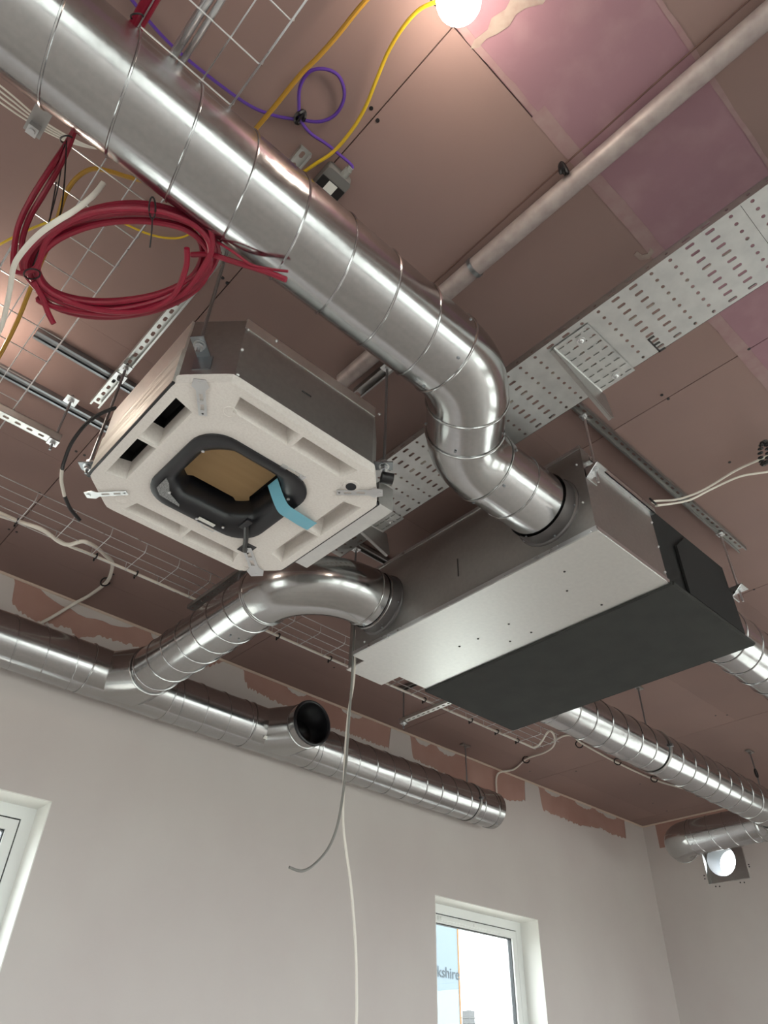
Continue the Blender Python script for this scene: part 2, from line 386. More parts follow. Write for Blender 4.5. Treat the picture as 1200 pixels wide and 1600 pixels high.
for n, (a, b) in enumerate(ADDED_RIGHTWIN): window(n + 10, a, b, 'y', X1, .2, 2.8, 1)  # added openings on the unseen stretch of wall, for light
for n, (a, b) in enumerate(REARWIN): window(n + 6, a, b, 'x', Y0, .1, 2.7, -1)

# ------------------------------------------------------------------ outside
struct(G().box((-60, -60, -.6), (90, 120, -.35)).build('ground', 'ground', smooth=0))
bn = thing('flag_banner', (9.5, 9, -.35), 'pale blue flag banner with orange edge outside the window', 'banner')
G().box((8.7, 9, .6), (9.86, 9.012, 5.2)).build('cloth', 'banner', bn, 0)
G().box((9.86, 8.996, .6), (9.895, 9.016, 5.2)).build('orange_edge', 'orange', bn, 0)
G().cyl((8.68, 9.006, -.35), (8.68, 9.006, 5.3), .03, 12).build('pole', 'zinc', bn)
def lettering(s, size, loc, rot, m, parent, name='lettering'):
    cu = bpy.data.curves.new(name, 'FONT'); cu.body = s; cu.size = size; cu.extrude = .001
    to = bpy.data.objects.new(name + '_tmp', cu); C.objects.link(to)
    bpy.context.view_layer.update()
    me = bpy.data.meshes.new_from_object(to.evaluated_get(bpy.context.evaluated_depsgraph_get()))
    C.objects.unlink(to); bpy.data.objects.remove(to)
    o = bpy.data.objects.new(name, me); me.materials.clear(); me.materials.append(M[m]); C.objects.link(o)
    o.parent = parent; o.location = Vector(loc) - ORG[parent.name]; o.rotation_euler = rot; return o
lettering('rkshire', .205, (9.30, 8.993, 3.00), (PI/2, 0, 0), 'grey_text', bn)
far = thing('tower', (67.6, 60, -.35), 'narrow distant grey tower seen through the window', 'building')
g = G().box((67.2, 60, -.35), (68.0, 61, 9.0)); g.build('shaft', 'far_brick', far, 0)
for q in range(5): G().box((67.15, 59.95, 8.35 - q*.42), (68.05, 61.05, 8.45 - q*.42)).build('ledge', 'bark', far, 0)
tr = thing('bare_tree', (49, 40, -.35), 'bare winter tree at the bottom of the window view', 'tree')
g = G(); g.tube([(49, 40, -.35), (49.1, 40, 2), (49, 40, 4)], [.22, .17, .1], 8).build('trunk', 'bark', tr)
rt = random.Random(5)
for k in range(26):
    z = rt.uniform(2.0, 4.0); a = rt.uniform(0, 2*PI); L = rt.uniform(1.4, 3.0)
    p1 = Vector((49, 40, z)); p2 = p1 + Vector((math.cos(a)*L*.6, math.sin(a)*L*.6, L*.6)); p3 = p2 + Vector((math.cos(a+.5)*L*.5, math.sin(a+.5)*L*.5, L*.45))
    g = G().tube(spline([p1, p2, p3], 4), [.05 - .04*i/8 for i in range(9)], 5)
    for q in range(3):
        s_ = p2 + (p3 - p2) * q * .4; g.tube([s_, s_ + Vector((rt.uniform(-.5,.5), rt.uniform(-.5,.5), rt.uniform(.2,.7)))], [.018, .006], 4)
    g.build('branch', 'bark', tr)

# ------------------------------------------------------------------ ducts
R = .15; ZD = 3.5; PITCH = .1765
def frame_of(d):
    d = Vector(d).normalized(); up = Vector((0,0,1)); u = d.cross(up).normalized(); return u, u.cross(d)
def ring(c, d, r, n=64):
    u, v = frame_of(d); c = Vector(c); return [c + (u*math.cos(2*PI*i/n) + v*math.sin(2*PI*i/n)) * r for i in range(n)]
def bead(c, d, r, t=.0042):
    d = Vector(d).normalized(); u, v = frame_of(d); c = Vector(c)
    return G().tube([c + (u*math.cos(2*PI*i/64) + v*math.sin(2*PI*i/64)) * r for i in range(64)], t, 8, closed=True)
def duct_section(root, p0, p1, r=R, pitch=PITCH, phase=0, hand=-1, seam=True, m='galv', name='duct_section'):
    p0, p1 = Vector(p0), Vector(p1); d = (p1 - p0); L = d.length; d.normalize()
    t = .0015
    o = G().loft([ring(p0, d, r), ring(p1, d, r), ring(p1, d, r - t), ring(p0, d, r - t), ring(p0, d, r)]).build(name, m, root)
    if seam:
        u, v = frame_of(d); n = int(L / pitch * 48); pts = []
        for i in range(n + 1):
            s = L * i / n; a = hand * 2*PI*s/pitch + phase
            pts.append(p0 + d*s + (u*math.cos(a) + v*math.sin(a)) * (r + .0008))
        G().tube(pts, .0038, 6).build('lock_seam', m, o)
    return o
def elbow(root, c, a0, dirs, rad, ang, r=R, n=28, m='galv_smooth', beads=True):
    """bend starting at point c heading dirs[0], turning towards dirs[1] by ang"""
    d, s = Vector(dirs[0]).normalized(), Vector(dirs[1]).normalized(); c = Vector(c); rings = []
    for k in range(n + 1):
        t = ang * k / n; pc = c + d*(rad*math.sin(t)) + s*(rad*(1-math.cos(t))); dd = d*math.cos(t) + s*math.sin(t)
        rings.append(ring(pc, dd, r, 64))
    inner = []
    for k in range(n, -1, -1):
        t = ang * k / n; pc = c + d*(rad*math.sin(t)) + s*(rad*(1-math.cos(t))); dd = d*math.cos(t) + s*math.sin(t)
        inner.append(ring(pc, dd, r - .002, 64))
    o = G().loft(rings + inner + [rings[0]]).build('elbow', m, root)
    pe = c + d*(rad*math.sin(ang)) + s*(rad*(1-math.cos(ang))); de = d*math.cos(ang) + s*math.sin(ang)
    if beads:
        bead(c, d, r + .001).build('collar_bead', m, o); bead(pe, de, r + .001).build('collar_bead', m, o)
    return o, pe, de
def screws(root, c, d, r, angs, off=0, m='rod_steel'):
    u, v = frame_of(d); d = Vector(d).normalized(); c = Vector(c)
    for a in angs:
        n = u*math.cos(a) + v*math.sin(a); p = c + d*off + n*r
        G().cyl(p, p + n*.003, .0052, 8).sphere(p + n*.003, .0035, 6, 4).build('screw', m, root)
DOWN = -PI/2

# main duct: from the left to the S bend and into the fan coil
YM, YS1, YS2 = 1.053, 1.337, 2.400
md = thing('spiral_duct', (0, YM, ZD - R), 'large shiny spiral duct crossing from upper left to the S bend', 'duct')
XE = 1.195
duct_section(md, (X0 + .02, YM, ZD), (XE, YM, ZD), phase=.42 + 2*PI*(3.129/PITCH))
RB = .30; LS = ((YS1 - YM) - 2*RB*(1 - math.cos(PI/4))) / math.sin(PI/4)
o, pe, de = elbow(md, (XE, YM, ZD), 0, ((1,0,0), (0,1,0)), RB, PI/4)
duct_section(md, pe, pe + de*LS, R - .002, seam=False, name='coupling')
p2 = pe + de*LS
o, pe2, de2 = elbow(md, p2, 0, (de, Vector((de.y, -de.x, 0))), RB, PI/4)
screws(md, (XE, YM, ZD), (1,0,0), R, [DOWN - .5, DOWN + .6, DOWN + 1.7, DOWN - 1.6], -.03)
screws(md, p2, de, R, [DOWN - .3, DOWN + 1.2, DOWN - 1.6], -.03)
RS = .145
duct_section(md, pe2, pe2 + Vector((.03, 0, 0)), R - .001, seam=False, name='coupling')
duct_section(md, pe2 + Vector((.0, 0, 0)), (2.14, pe2.y, ZD), RS, seam=False, name='duct_section')
bead((pe2.x + .17, pe2.y, ZD), (1,0,0), RS, .004).build('lock_seam', 'galv', md)
screws(md, (pe2.x, pe2.y, ZD), (1,0,0), R, [DOWN - .6, DOWN + .5, DOWN + 1.6], .02)
screws(md, (2.14, pe2.y, ZD), (1,0,0), RS, [DOWN - .6, DOWN + .3, DOWN + 1.3], -.06)
SP1 = pe2.y
# maker's label on the first elbow (print blocks only)
lb = Vector((XE + .155, YM + .045, ZD)); nn = Vector((-.38, -.42, -.82)).normalized()
uu = Vector((.62, -.72, 0)).normalized(); uu = (uu - nn*uu.dot(nn)).normalized(); vv = nn.cross(uu)
lo_ = lb + nn*(R + .0035)
lbo = G().obox(lo_, uu*.036, vv*.013, nn*.0006).build('maker_label', 'paper', md, 0)
g = G()
for q in range(3): g.obox(lo_ + uu*.014 + vv*(-.007 + q*.006) + nn*.001, uu*(.016 - .003*q), vv*.0016, nn*.0003)
g.build('print', 'ink', lbo, 0)

# duct along the back wall
YW = 4.2
wd = thing('spiral_duct', (1, YW, ZD - R), 'long spiral duct along the back wall with two branch fittings', 'duct')
T1, T2 = 1.66, 2.83
tees = []
duct_section(wd, (X0 + .02, YW, ZD), (T1 - .31, YW, ZD), phase=.4)
duct_section(wd, (T1 + .24, YW, ZD), (T2 - .31, YW, ZD), phase=2)
duct_section(wd, (T2 + .24, YW, ZD), (5.12, YW, ZD), phase=.9)
def shoe_tee(root, cx, yo, ro=R, openend=False):
    n = 64; top = []; base = []; mid = []
    for i in range(n):
        a = 2*PI*i/n; ca, sa = math.cos(a), math.sin(a)
        bx = cx + ro*ca if ca >= 0 else cx - .155 + ro*ca
        top.append(Vector((cx + ro*ca, yo, ZD + ro*sa))); base.append(Vector((bx, YW - .01, ZD + (R - .001)*sa)))
    body = duct_section(root, (cx - .31, YW, ZD), (cx + .24, YW, ZD), R + .0015, seam=False, m='galv_smooth', name='tee_fitting')
    G().loft([base, top]).build('branch_shoe', 'galv_smooth', body)
    for x in (cx - .31, cx + .24): bead((x, YW, ZD), (1,0,0), R + .002, .005).build('collar_bead', 'galv_smooth', body)
    bead((cx, yo, ZD), (0,1,0), ro + .001, .006).build('collar_bead', 'galv_smooth', body)
    return body
t1 = shoe_tee(wd, T1, 3.93)
t2 = shoe_tee(wd, T2, 3.93)
# open spigot of the second fitting: rubber-lipped collar, dark inside
rg = lambda y, r: ring((T2, y, ZD), (0,1,0), r)
G().loft([rg(3.93, R), rg(3.865, R), rg(3.865, R - .004), rg(4.15, R - .004)]).build('spigot', 'galv_smooth', t2)
bead((T2, 3.85, ZD), (0,1,0), R - .003, .011).build('rubber_seal', 'black_plastic', t2)
G().loft([rg(3.845, R - .006), rg(3.87, R - .007), rg(4.12, R - .007), rg(4.12, .001)]).build('dark_inside', 'black_plastic', t2)  # black sleeve closed by a disc inside the spigot
g = G().obox((T2 - .33, YW - .118, ZD - .094 - .004), (.028, 0, 0), Vector((0, .62, -.78))*.012, Vector((0, -.78, -.62))*.0008)
g = G().obox((T2 - .2, YW - .122, ZD - .1), (.026, 0, 0), Vector((0, .64, -.77))*.012, Vector((0, -.77, -.64))*.001)
lab = g.build('maker_label', 'paper', t2, 0)
rE = lambda x, r: ring((x, YW, ZD), (1,0,0), r)
G().loft([rE(5.06, R + .002), rE(5.12, R + .002), rE(5.125, R - .005), rE(5.11, R - .012), rE(5.11, .001)]).build('end_cap', 'galv_smooth', wd)
screws(wd, (5.08, YW, ZD), (1,0,0), R + .002, [DOWN - .6, DOWN - 1.5, DOWN + .5])
screws(wd, (T1 - .28, YW, ZD), (1,0,0), R + .002, [DOWN - 1.0, DOWN - 2.1])

# branch from the wall duct up to the fan coil
bd = thing('spiral_duct', (T1 + .02, 3, ZD - R), 'branch duct with wide elbow from wall duct to fan coil', 'duct')
XB = 1.662; RB2 = .36
duct_section(bd, (XB, 3.93, ZD), (XB, YS2 + RB2, ZD), R - .003, phase=1.2, pitch=.16)
o, pe3, de3 = elbow(bd, (XB, YS2 + RB2, ZD), 0, ((0,-1,0), (1,0,0)), RB2, PI/2, R, 40)
bead((XB, YS2 + RB2 + .012, ZD), (0,1,0), R + .001, .006).build('collar_bead', 'galv_smooth', bd)
duct_section(bd, pe3, (2.14, pe3.y, ZD), RS + .004, seam=False, name='coupling')
bead((pe3.x + .055, pe3.y, ZD), (1,0,0), RS + .006, .005).build('collar_bead', 'galv_smooth', bd)
screws(bd, (pe3.x, pe3.y, ZD), (1,0,0), RS + .004, [DOWN - .9, DOWN - .2, DOWN + .8, DOWN - 1.8], .03)
screws(bd, (pe3.x, pe3.y, ZD), (1,0,0), RS + .004, [DOWN - .5, DOWN + .3, DOWN - 1.5], .085)
screws(bd, (XB, 3.0, ZD), (0,1,0), R, [DOWN - .2, DOWN + .15])

# supply ducts leaving the fan coil on its far side
sd = thing('spiral_duct', (5, 2.478, ZD - R), 'spiral duct from fan coil bending toward the wall opening', 'duct')
XR = 6.99; RB3 = .22
duct_section(sd, (3.42, 2.478, ZD), (XR - RB3, 2.478, ZD), R - .002, phase=.3)
o, pe4, de4 = elbow(sd, (XR - RB3, 2.478, ZD), 0, ((1,0,0), (0,1,0)), RB3, PI/2)
duct_section(sd, pe4, (XR, EY - RB3, ZD), phase=1, pitch=.16)
o, pe5, de5 = elbow(sd, (XR, EY - RB3, ZD), 0, ((0,1,0), (1,0,0)), RB3, PI/2)
screws(sd, (XR, EY - RB3 - .03, ZD), (0,1,0), R, [DOWN + .9, DOWN, DOWN - .9])
screws(sd, pe4 + Vector((0, .03, 0)), (0,1,0), R, [DOWN + .9, DOWN, DOWN - .9])
sd2 = thing('spiral_duct', (5, 1.324, ZD - R), 'spiral duct leaving the right end of the fan coil', 'duct')
duct_section(sd2, (3.42, 1.324, ZD), (X1 - .02, 1.324, ZD), R, phase=.9)

# wall sleeve in the right wall
sl = thing('wall_sleeve', (X1, HY, HZ - .22), 'square grey metal wall sleeve with a round daylight opening', 'vent')
circ = lambda r, n=40: [(r*math.cos(2*PI*i/n), r*math.sin(2*PI*i/n)) for i in range(n)]
G().poly([(-.22,-.22),(.22,-.22),(.22,.22),(-.22,.22)], [[(p[0] - .055, p[1]) for p in circ(.152)][::-1]], (X1 + .06, HY, HZ), (0,-1,0), (0,0,1), .003).build('back_plate', 'galv_dull', sl, 0)
g = G()
for a, b in (((X1 - .006, HY - .222, HZ - .222), (X1 + .3, HY - .214, HZ + .222)), ((X1 - .006, HY + .214, HZ - .222), (X1 + .3, HY + .222, HZ + .222)), ((X1 - .006, HY - .214, HZ - .222), (X1 + .3, HY + .214, HZ - .214)), ((X1 - .006, HY - .214, HZ + .214), (X1 + .3, HY + .214, HZ + .222))): g.box(a, b)
g.build('casing', 'galv_sheet', sl, 0)
G().loft([ring((X1 + a, HY + .055, HZ), (1,0,0), b) for a, b in ((.055, .154), (.34, .154), (.34, .151), (.055, .151), (.055, .154))]).build('round_spigot', 'sleeve_steel', sl)
for dy, dz in ((-.24,-.1),(-.24,-.12),(.245,-.16),(.245,-.13),(.15,-.245),(.11,-.25),(-.11,-.245),(-.15,-.25)):
    G().cyl((X1 - .007, HY + dy, HZ + dz), (X1, HY + dy, HZ + dz), .007, 8).build('screw', 'tie_black', sl)

# ------------------------------------------------------------------ fan coil unit
FX0, FX1, FXM, FY0, FY1, FZ0, FZ1 = 2.14, 3.42, 2.684, 1.126, 2.60, 3.28, 3.75
fc = thing('fan_coil_unit', ((FX0+FX1)/2, (FY0+FY1)/2, FZ0), 'ducted fan coil unit with silver and black underside', 'air conditioner')
G().box((FX0, FY0, FZ0 + .012), (FXM, FY1, FZ1)).build('casing', 'galv_dull', fc, 0)
G().box((FXM, FY0 + .006, FZ0 + .010), (FX1 - .005, FY1 - .006, FZ1 - .02)).build('insulated_casing', 'foam_shaded', fc, 0)
bp = G(); bp.box((FX0 - .004, FY0 - .004, FZ0), (FXM + .01, FY1 + .004, FZ0 + .010)); bpo = bp.build('bottom_panel', 'galv_sheet', fc, 0)
g = G().box((FX0 - .006, FY0 - .006, FZ0 + .004), (FX0 - .003, FY1 + .006, FZ0 + .026)).box((FX0, FY0 - .007, FZ0 + .004), (FXM, FY0 - .004, FZ0 + .024)).box((FX0, FY1 + .004, FZ0 + .004), (FXM, FY1 + .007, FZ0 + .024)); g.build('panel_lip', 'zinc', bpo, 0)
fo = G().box((FXM, FY0 - .012, FZ0 - .010), (FX1 + .012, FY1 + .012, FZ0 + .010)).build('foam_panel', 'foam_black', fc, 0)
g = G()
for a, b in (((FXM, FY0 - .014), (FX1 + .014, FY0 - .014)), ((FX1 + .014, FY0 - .014), (FX1 + .014, FY1 + .014)), ((FX1 + .014, FY1 + .014), (FXM, FY1 + .014)), ((FXM, FY1 + .014), (FXM, FY0 - .014))): g.tube([(*a, FZ0), (*b, FZ0)], .011, 8)
g.build('foam_edge', 'foam_black', fo)
G().poly([(0,0),(.52,0),(.52,.24),(.40,.38),(.12,.38),(0,.27)], [], (2.86, FY0 + .001, FZ0 + .03), (1,0,0), (0,0,1), .012).build('access_cover', 'foam_shaded', fc, 0)
for (u, v) in [(882,893),(795,975),(797,1002),(830,988),(718,1010),(886,923),(940,945),(747,998)]:
    p = at(u, v, FZ0); G().cyl((p.x, p.y, FZ0 - .002), (p.x, p.y, FZ0 + .002), .0055, 8).build('rivet', 'ink', bpo)
for z in (FZ0 + .06, FZ0 + .2, FZ0 + .34):
    G().sphere((FXM - .012, FY0 - .002, z), .006, 8, 6).build('screw', 'zinc', fc)
for z, y in ((FZ1 - .09, FY0 + .03), (FZ1 - .3, FY0 + .035), (FZ0 + .05, FY1 - .08), (FZ1 - .05, FY1 - .1)):
    G().sphere((FX0 - .002, y, z), .006, 8, 6).build('screw', 'zinc', fc)
for yc in (SP1, YS2):      # dark flanged collars
    rf = lambda x, r: ring((x, yc, ZD), (1,0,0), r)
    co = G().loft([rf(FX0 - .075, RS + .008), rf(FX0 - .012, RS + .010), rf(FX0 - .008, RS + .018), rf(FX0, RS + .020)]).build('spigot_collar', 'collar_dark', fc)
    screws(co, (FX0 - .02, yc, ZD), (1,0,0), RS + .012, [DOWN + .2, DOWN - .9, DOWN + 1.2, DOWN - 1.8])
# seam line of the plenum side and top angle
G().box((FX0 - .003, 1.86, FZ0 + .14), (FX0, 1.866, FZ0 + .24)).build('seam', 'ink', fc, 0)
G().box((FX0 - .004, FY0, FZ1 - .012), (FX0 + .004, FY1, FZ1 + .004)).build('top_edge', 'zinc', fc, 0)
G().box((FX0 + .03, FY0 - .022, FZ1 - .075), (FXM + .01, FY0, FZ1 - .071)).box((FX0 + .03, FY0 - .022, FZ1 - .075), (FXM + .01, FY0 - .018, FZ1 - .045)).build('side_rail', 'zinc', fc, 0)
for xb in (2.175, 3.43):
    zb = FZ1 - .13 if xb < 3 else FZ1 - .16
    br = G().box((xb - .03, FY0 - .065, zb), (xb + .045, FY0 + .002, zb + .004)).box((xb - .03, FY0 - .004, zb - .05), (xb + .045, FY0 + .002, zb)).poly([(0,0),(-.06,0),(0,-.05)], [], (xb - .03, FY0, zb), (0,1,0), (0,0,1), .003).build('hanging_bracket', 'zinc', fc, 0)
    G().cyl((xb, FY0 - .035, zb - .013), (xb, FY0 - .035, zb - .001), .013, 6).build('nut', 'zinc', br, 0)
    G().cyl((xb, FY0 - .035, zb + .005), (xb, FY0 - .035, zb + .017), .013, 6).build('nut', 'zinc', br, 0)
cb = G().box((2.30, FY1 + .004, 3.35), (2.55, FY1 + .24, 3.66)).build('control_box', 'galv_dull', fc, 0)
G().box((2.292, FY1 + .004, 3.344), (2.556, FY1 + .246, 3.352)).build('box_lid', 'galv_sheet', cb, 0)

# ------------------------------------------------------------------ cassette unit
CX, CY, CZ, H2 = .921, 1.842, 3.2, .421
ca = thing('cassette_air_conditioner', (CX, CY, CZ), 'square ceiling cassette unit with white foam underside and black fan mouth', 'air conditioner')
def octo(h, c): return [(h, h-c), (h-c, h), (-h+c, h), (-h, h-c), (-h, -h+c), (-h+c, -h), (h-c, -h), (h, -h+c)][::1]
oc = octo(H2 - .008, .125)
def rr(pts, z): return [Vector((CX + p[0], CY + p[1], z)) for p in pts]
G().loft([rr(oc, CZ + .03), rr(oc, CZ + .325)], True, False, True).build('casing', 'galv_dull', ca, 0)
for sx, sy in ((0,-1),):
    G().box((CX - .29, CY - H2 + .004, CZ + .285), (CX + .29, CY - H2 + .012, CZ + .332)).build('top_flange', 'galv_sheet', ca, 0)
def rect(x0, y0, x1, y1): return [(x0,y0),(x1,y0),(x1,y1),(x0,y1)]
def rsq(h, r, n=8):
    out = []
    for cx_, cy_, a0 in ((h-r, h-r, 0), (-h+r, h-r, PI/2), (-h+r, -h+r, PI), (h-r, -h+r, 1.5*PI)):
        out += [(cx_ + r*math.cos(a0 + PI/2*i/n), cy_ + r*math.sin(a0 + PI/2*i/n)) for i in range(n + 1)]
    return out
slots = []
for k in range(4):
    c_, s_ = math.cos(k*PI/2), math.sin(k*PI/2)
    for (a, b) in ((-.245, -.007), (.007, .245)):
        # slot on the side facing -y, rotated by k
        q = [(a + (0 if a > -.2 else -.0), -.388), (b, -.388), (b - (.02 if b > .2 else 0), -.318), (a + (.02 if a < -.2 else 0), -.318)]
        slots.append((k, [(p[0]*c_ - p[1]*s_, p[0]*s_ + p[1]*c_) for p in q]))
BM = .232
bmx, bmy = -.022, .012
hole = [(p[0] + bmx, p[1] + bmy) for p in rsq(BM - .004, .11)]
oe = octo(H2, .125)
oe2 = []
for i, p in enumerate(oe):     # soften the eight corners
    a, b = Vector(oe[i-1]), Vector(oe[(i+1) % 8]); v = Vector(p)
    for t in (.03, .012): oe2.append(tuple(v + (a - v).normalized()*t*.8)) if t == .03 else oe2.append(tuple(v + ((a - v).normalized() + (b - v).normalized())*t*.25))
    oe2.append(tuple(v + (b - v).normalized()*.024))
ep = G().poly(oe2, [hole[::-1]] + [s[1][::-1] for s in slots], (CX, CY, CZ), (1,0,0), (0,1,0), .04).build('foam_panel', 'eps', ca, 20)
for k, q in slots:
    cxq = sum(p[0] for p in q)/4; cyq = sum(p[1] for p in q)/4
    def rg_(f, z, dd=(0,0)): return [Vector((CX + cxq + (p[0]-cxq)*f + dd[0], CY + cyq + (p[1]-cyq)*f + dd[1], z)) for p in q]
    inn = (-math.sin(k*PI/2)*-.0, 0)
    G().loft([rg_(1.001, CZ + .002), rg_(.86, CZ + .075)], True, False, k != 3).build('outlet_recess', 'eps', ep, 0)
    if k == 3: G().loft([rg_(.86, CZ + .074), rg_(.86, CZ + .12)], True, False, True).build('outlet_throat', 'black_hole', ep, 0)
# bell mouth
rings = []
NB = 36
def bm_ring(f, z, r):
    sq = rsq(BM, .11, 8); out = []
    for p in sq:
        a = math.atan2(p[1], p[0]); cp = (r*math.cos(a), r*math.sin(a))
        out.append(Vector((CX + bmx + p[0]*(1-f) + cp[0]*f, CY + bmy + p[1]*(1-f) + cp[1]*f, z)))
    return out
prof = [(0, 3.204, .17), (0, 3.192, .17), (.08, 3.190, .19), (.45, 3.191, .205), (.8, 3.198, .200), (1, 3.215, .190), (1, 3.245, .182), (1, 3.28, .180), (1, 3.33, .182)]
bm = G().loft([bm_ring(f, z, r) for f, z, r in prof]).build('bell_mouth', 'black_plastic', ca, 50)
G().cyl((CX + bmx, CY + bmy, 3.325), (CX + bmx, CY + bmy, 3.335), .2, 40).build('fan_back', 'black_hole', ca)
# cardboard packing disc: square with notched sides
card = []
for k in range(4):
    a = k*PI/2; c_, s_ = math.cos(a), math.sin(a)
    for p in ((-.115, -.135), (-.07, -.105), (.07, -.105), (.115, -.135), (.128, -.128)): card.append((p[0]*c_ - p[1]*s_, p[0]*s_ + p[1]*c_))
card = [(p[0]*1.27, p[1]*1.27) for p in card]
G().poly(card, [], (CX + bmx, CY + bmy, 3.298), (1,0,0), (0,1,0), .005).build('cardboard_disc', 'cardboard', ca, 0)
for a in (PI*.25+.3, PI*.75, PI*1.25-.2, PI*1.75+.2, PI*.5):
    p = Vector((CX + bmx + .205*math.cos(a)*1.05, CY + bmy + .205*math.sin(a)*1.05, 3.190)); G().cyl(p, p - Vector((0,0,.004)), .006, 8).build('screw', 'zinc', bm)
# stickers on the mouth rim
G().poly([(-.2,.09),(-.2,.16),(-.172,.19),(-.085,.2),(-.09,.188),(-.15,.155),(-.178,.11)], [], (CX + bmx, CY + bmy, 3.1885), (1,0,0), (0,1,0), -.0005).build('sticker', 'label_grey', bm, 0)
G().box((CX - .02, CY + .21, 3.186), (CX + .05, CY + .226, 3.189)).build('sticker', 'paper', bm, 0)
# drain plug, embossed marks
dp = G().cyl((1.202, 1.53, CZ - .004), (1.202, 1.53, CZ + .002), .030, 24).build('drain_ring', 'eps', ep)
G().cyl((1.202, 1.53, CZ - .006), (1.202, 1.53, CZ + .0), .019, 20).build('drain_plug', 'black_plastic', ep)
for x, y in ((.69, 1.53), (.645, 2.18), (1.215, 2.2), (.66, 1.83)):
    G().tube([(x + .022*math.cos(2*PI*i/24), y + .022*math.sin(2*PI*i/24), CZ) for i in range(24)], .0018, 5, closed=True).build('moulded_ring', 'eps', ep)
for q in range(5): G().box((.672 + .003*(q % 2), 1.872 + q*.017, CZ - .002), (.690, 1.878 + q*.017, CZ + .001)).build('moulded_mark', 'eps', ep, 0)
# corner straps
def strap(p0, p1, wd, holes=True):
    p0, p1 = Vector(p0), Vector(p1); d = (p1 - p0); L = d.length; d.normalize(); n = Vector((d.y, -d.x, 0))
    out = [(0, -wd*.7), (L*.2, -wd), (L*.3, -wd*.55), (L, -wd*.5), (L, wd*.5), (L*.3, wd*.55), (L*.2, wd), (0, wd*.7)]
    hl = [[(L*f + hw*a, hh*b) for a, b in ((-1,-1),(-1,1),(1,1),(1,-1))] for f, hw, hh in ((.48, L*.09, wd*.22), (.76, L*.08, wd*.22))]
    s = G().poly(out, hl, p0 - Vector((0,0,.001)), d, -n if d.cross(-n).z < 0 else n, .002).build('corner_strap', 'zinc', ca, 0)
    G().cyl(p0 + d*L*.94 - Vector((0,0,.003)), p0 + d*L*.94 + Vector((0,0,.002)), .004, 8).build('screw', 'ink', s)
    G().cyl(p0 + d*.012 - Vector((0,0,.006)), p0 + d*.012 + Vector((0,0,.002)), .008, 6).build('bolt', 'zinc', s, 0)
strap((.545, 1.475, CZ - .003), (.634, 1.60, CZ - .003), .027)
strap((.535, 2.245, CZ - .003), (.64, 2.125, CZ - .003), .022)
strap((1.305, 1.475, CZ - .003), (1.185, 1.59, CZ - .003), .026)
strap((1.29, 2.235, CZ - .003), (1.145, 2.10, CZ - .003), .036)
for x, y, ax in ((1.008, 1.618, 0), (.965, 2.085, 0)):     # wire clips beside the mouth
    G().box((x - .05, y - .012, CZ - .004), (x - .028, y + .012, CZ)).box((x + .028, y - .012, CZ - .004), (x + .05, y + .012, CZ)).tube([(x - .03, y, CZ - .003), (x - .026, y + (.016 if y > 2 else -.016), CZ - .008), (x + .026, y + (.016 if y > 2 else -.016), CZ - .008), (x + .03, y, CZ - .003)], .0022, 6).build('wire_clip', 'zinc', ca)
G().box((1.125, 2.075, CZ - .002), (1.175, 2.14, CZ + .0)).build('cable_channel', 'black_plastic', ep, 0)
G().tube(spline([(1.055, 1.97, 3.186), (1.09, 2.02, 3.182), (1.12, 2.07, 3.188), (1.15, 2.12, 3.196), (1.165, 2.13, 3.21)]), .010, 8).build('sensor_lead', 'cable_black', ca)
G().box((1.035, 1.93, 3.178), (1.06, 1.99, 3.19)).build('sensor_clip', 'black_plastic', ca, 0)
# strip of blue tape hanging out of the mouth
tp = spline([(1.02, 1.765, 3.255), (1.06, 1.775, 3.205), (1.09, 1.775, 3.172), (1.14, 1.785, 3.176), (1.20, 1.80, 3.186), (1.247, 1.81, 3.196)], 6)
G().loft([[p + Vector((0, -.03, 0)), p + Vector((0, .03, 0)), p + Vector((0, .03, .0006)), p + Vector((0, -.03, .0006))] for p in tp], True, True, True).build('blue_tape', 'blue_tape', ca, 50)
# foil faced insulation on the left side, strip box on the right side
G().box((CX - H2 - .006, CY - .285, CZ + .008), (CX - H2 + .009, CY + .29, CZ + .175)).build('foil_insulation', 'foil', ca, 0)
G().box((CX - H2 - .008, CY - .29, CZ + .002), (CX - H2 + .006, CY + .31, CZ + .010)).build('rubber_edge', 'black_plastic', ca, 0)
G().box((CX - H2 - .001, CY - .285, CZ + .175), (CX - H2 + .009, CY + .29, CZ + .325)).build('side_panel', 'galv_sheet', ca, 0)
G().box((CX + H2 + .004, CY - .30, CZ + .012), (CX + H2 + .075, CY + .22, CZ + .12)).build('cable_cover', 'galv_sheet', ca, 0)
G().box((CX + H2 - .002, CY - .30, CZ + .004), (CX + H2 + .008, CY + .29, CZ + .02)).build('rubber_edge', 'black_plastic', ca, 0)
G().cyl((CX + H2 - .05, CY - H2 + .05, CZ + .06), (CX + H2 - .012, CY - H2 + .03, CZ + .06), .022, 20).build('pipe_stub', 'cable_black', ca)
for x, y, z in ((.64, 1.424, .28), (.635, 1.424, .17), (.64, 1.424, .05), (1.23, 1.424, .31), (.75, 1.424, .32)):
    G().sphere((x, y, CZ + z), .006, 8, 6).build('screw', 'zinc', ca)
G().box((.88, 1.4245, CZ + .165), (.92, 1.427, CZ + .170)).build('vent_slit', 'ink', ca, 0)
G().box((1.06, 1.4245, CZ + .025), (1.12, 1.427, CZ + .03)).build('vent_slit', 'ink', ca, 0)
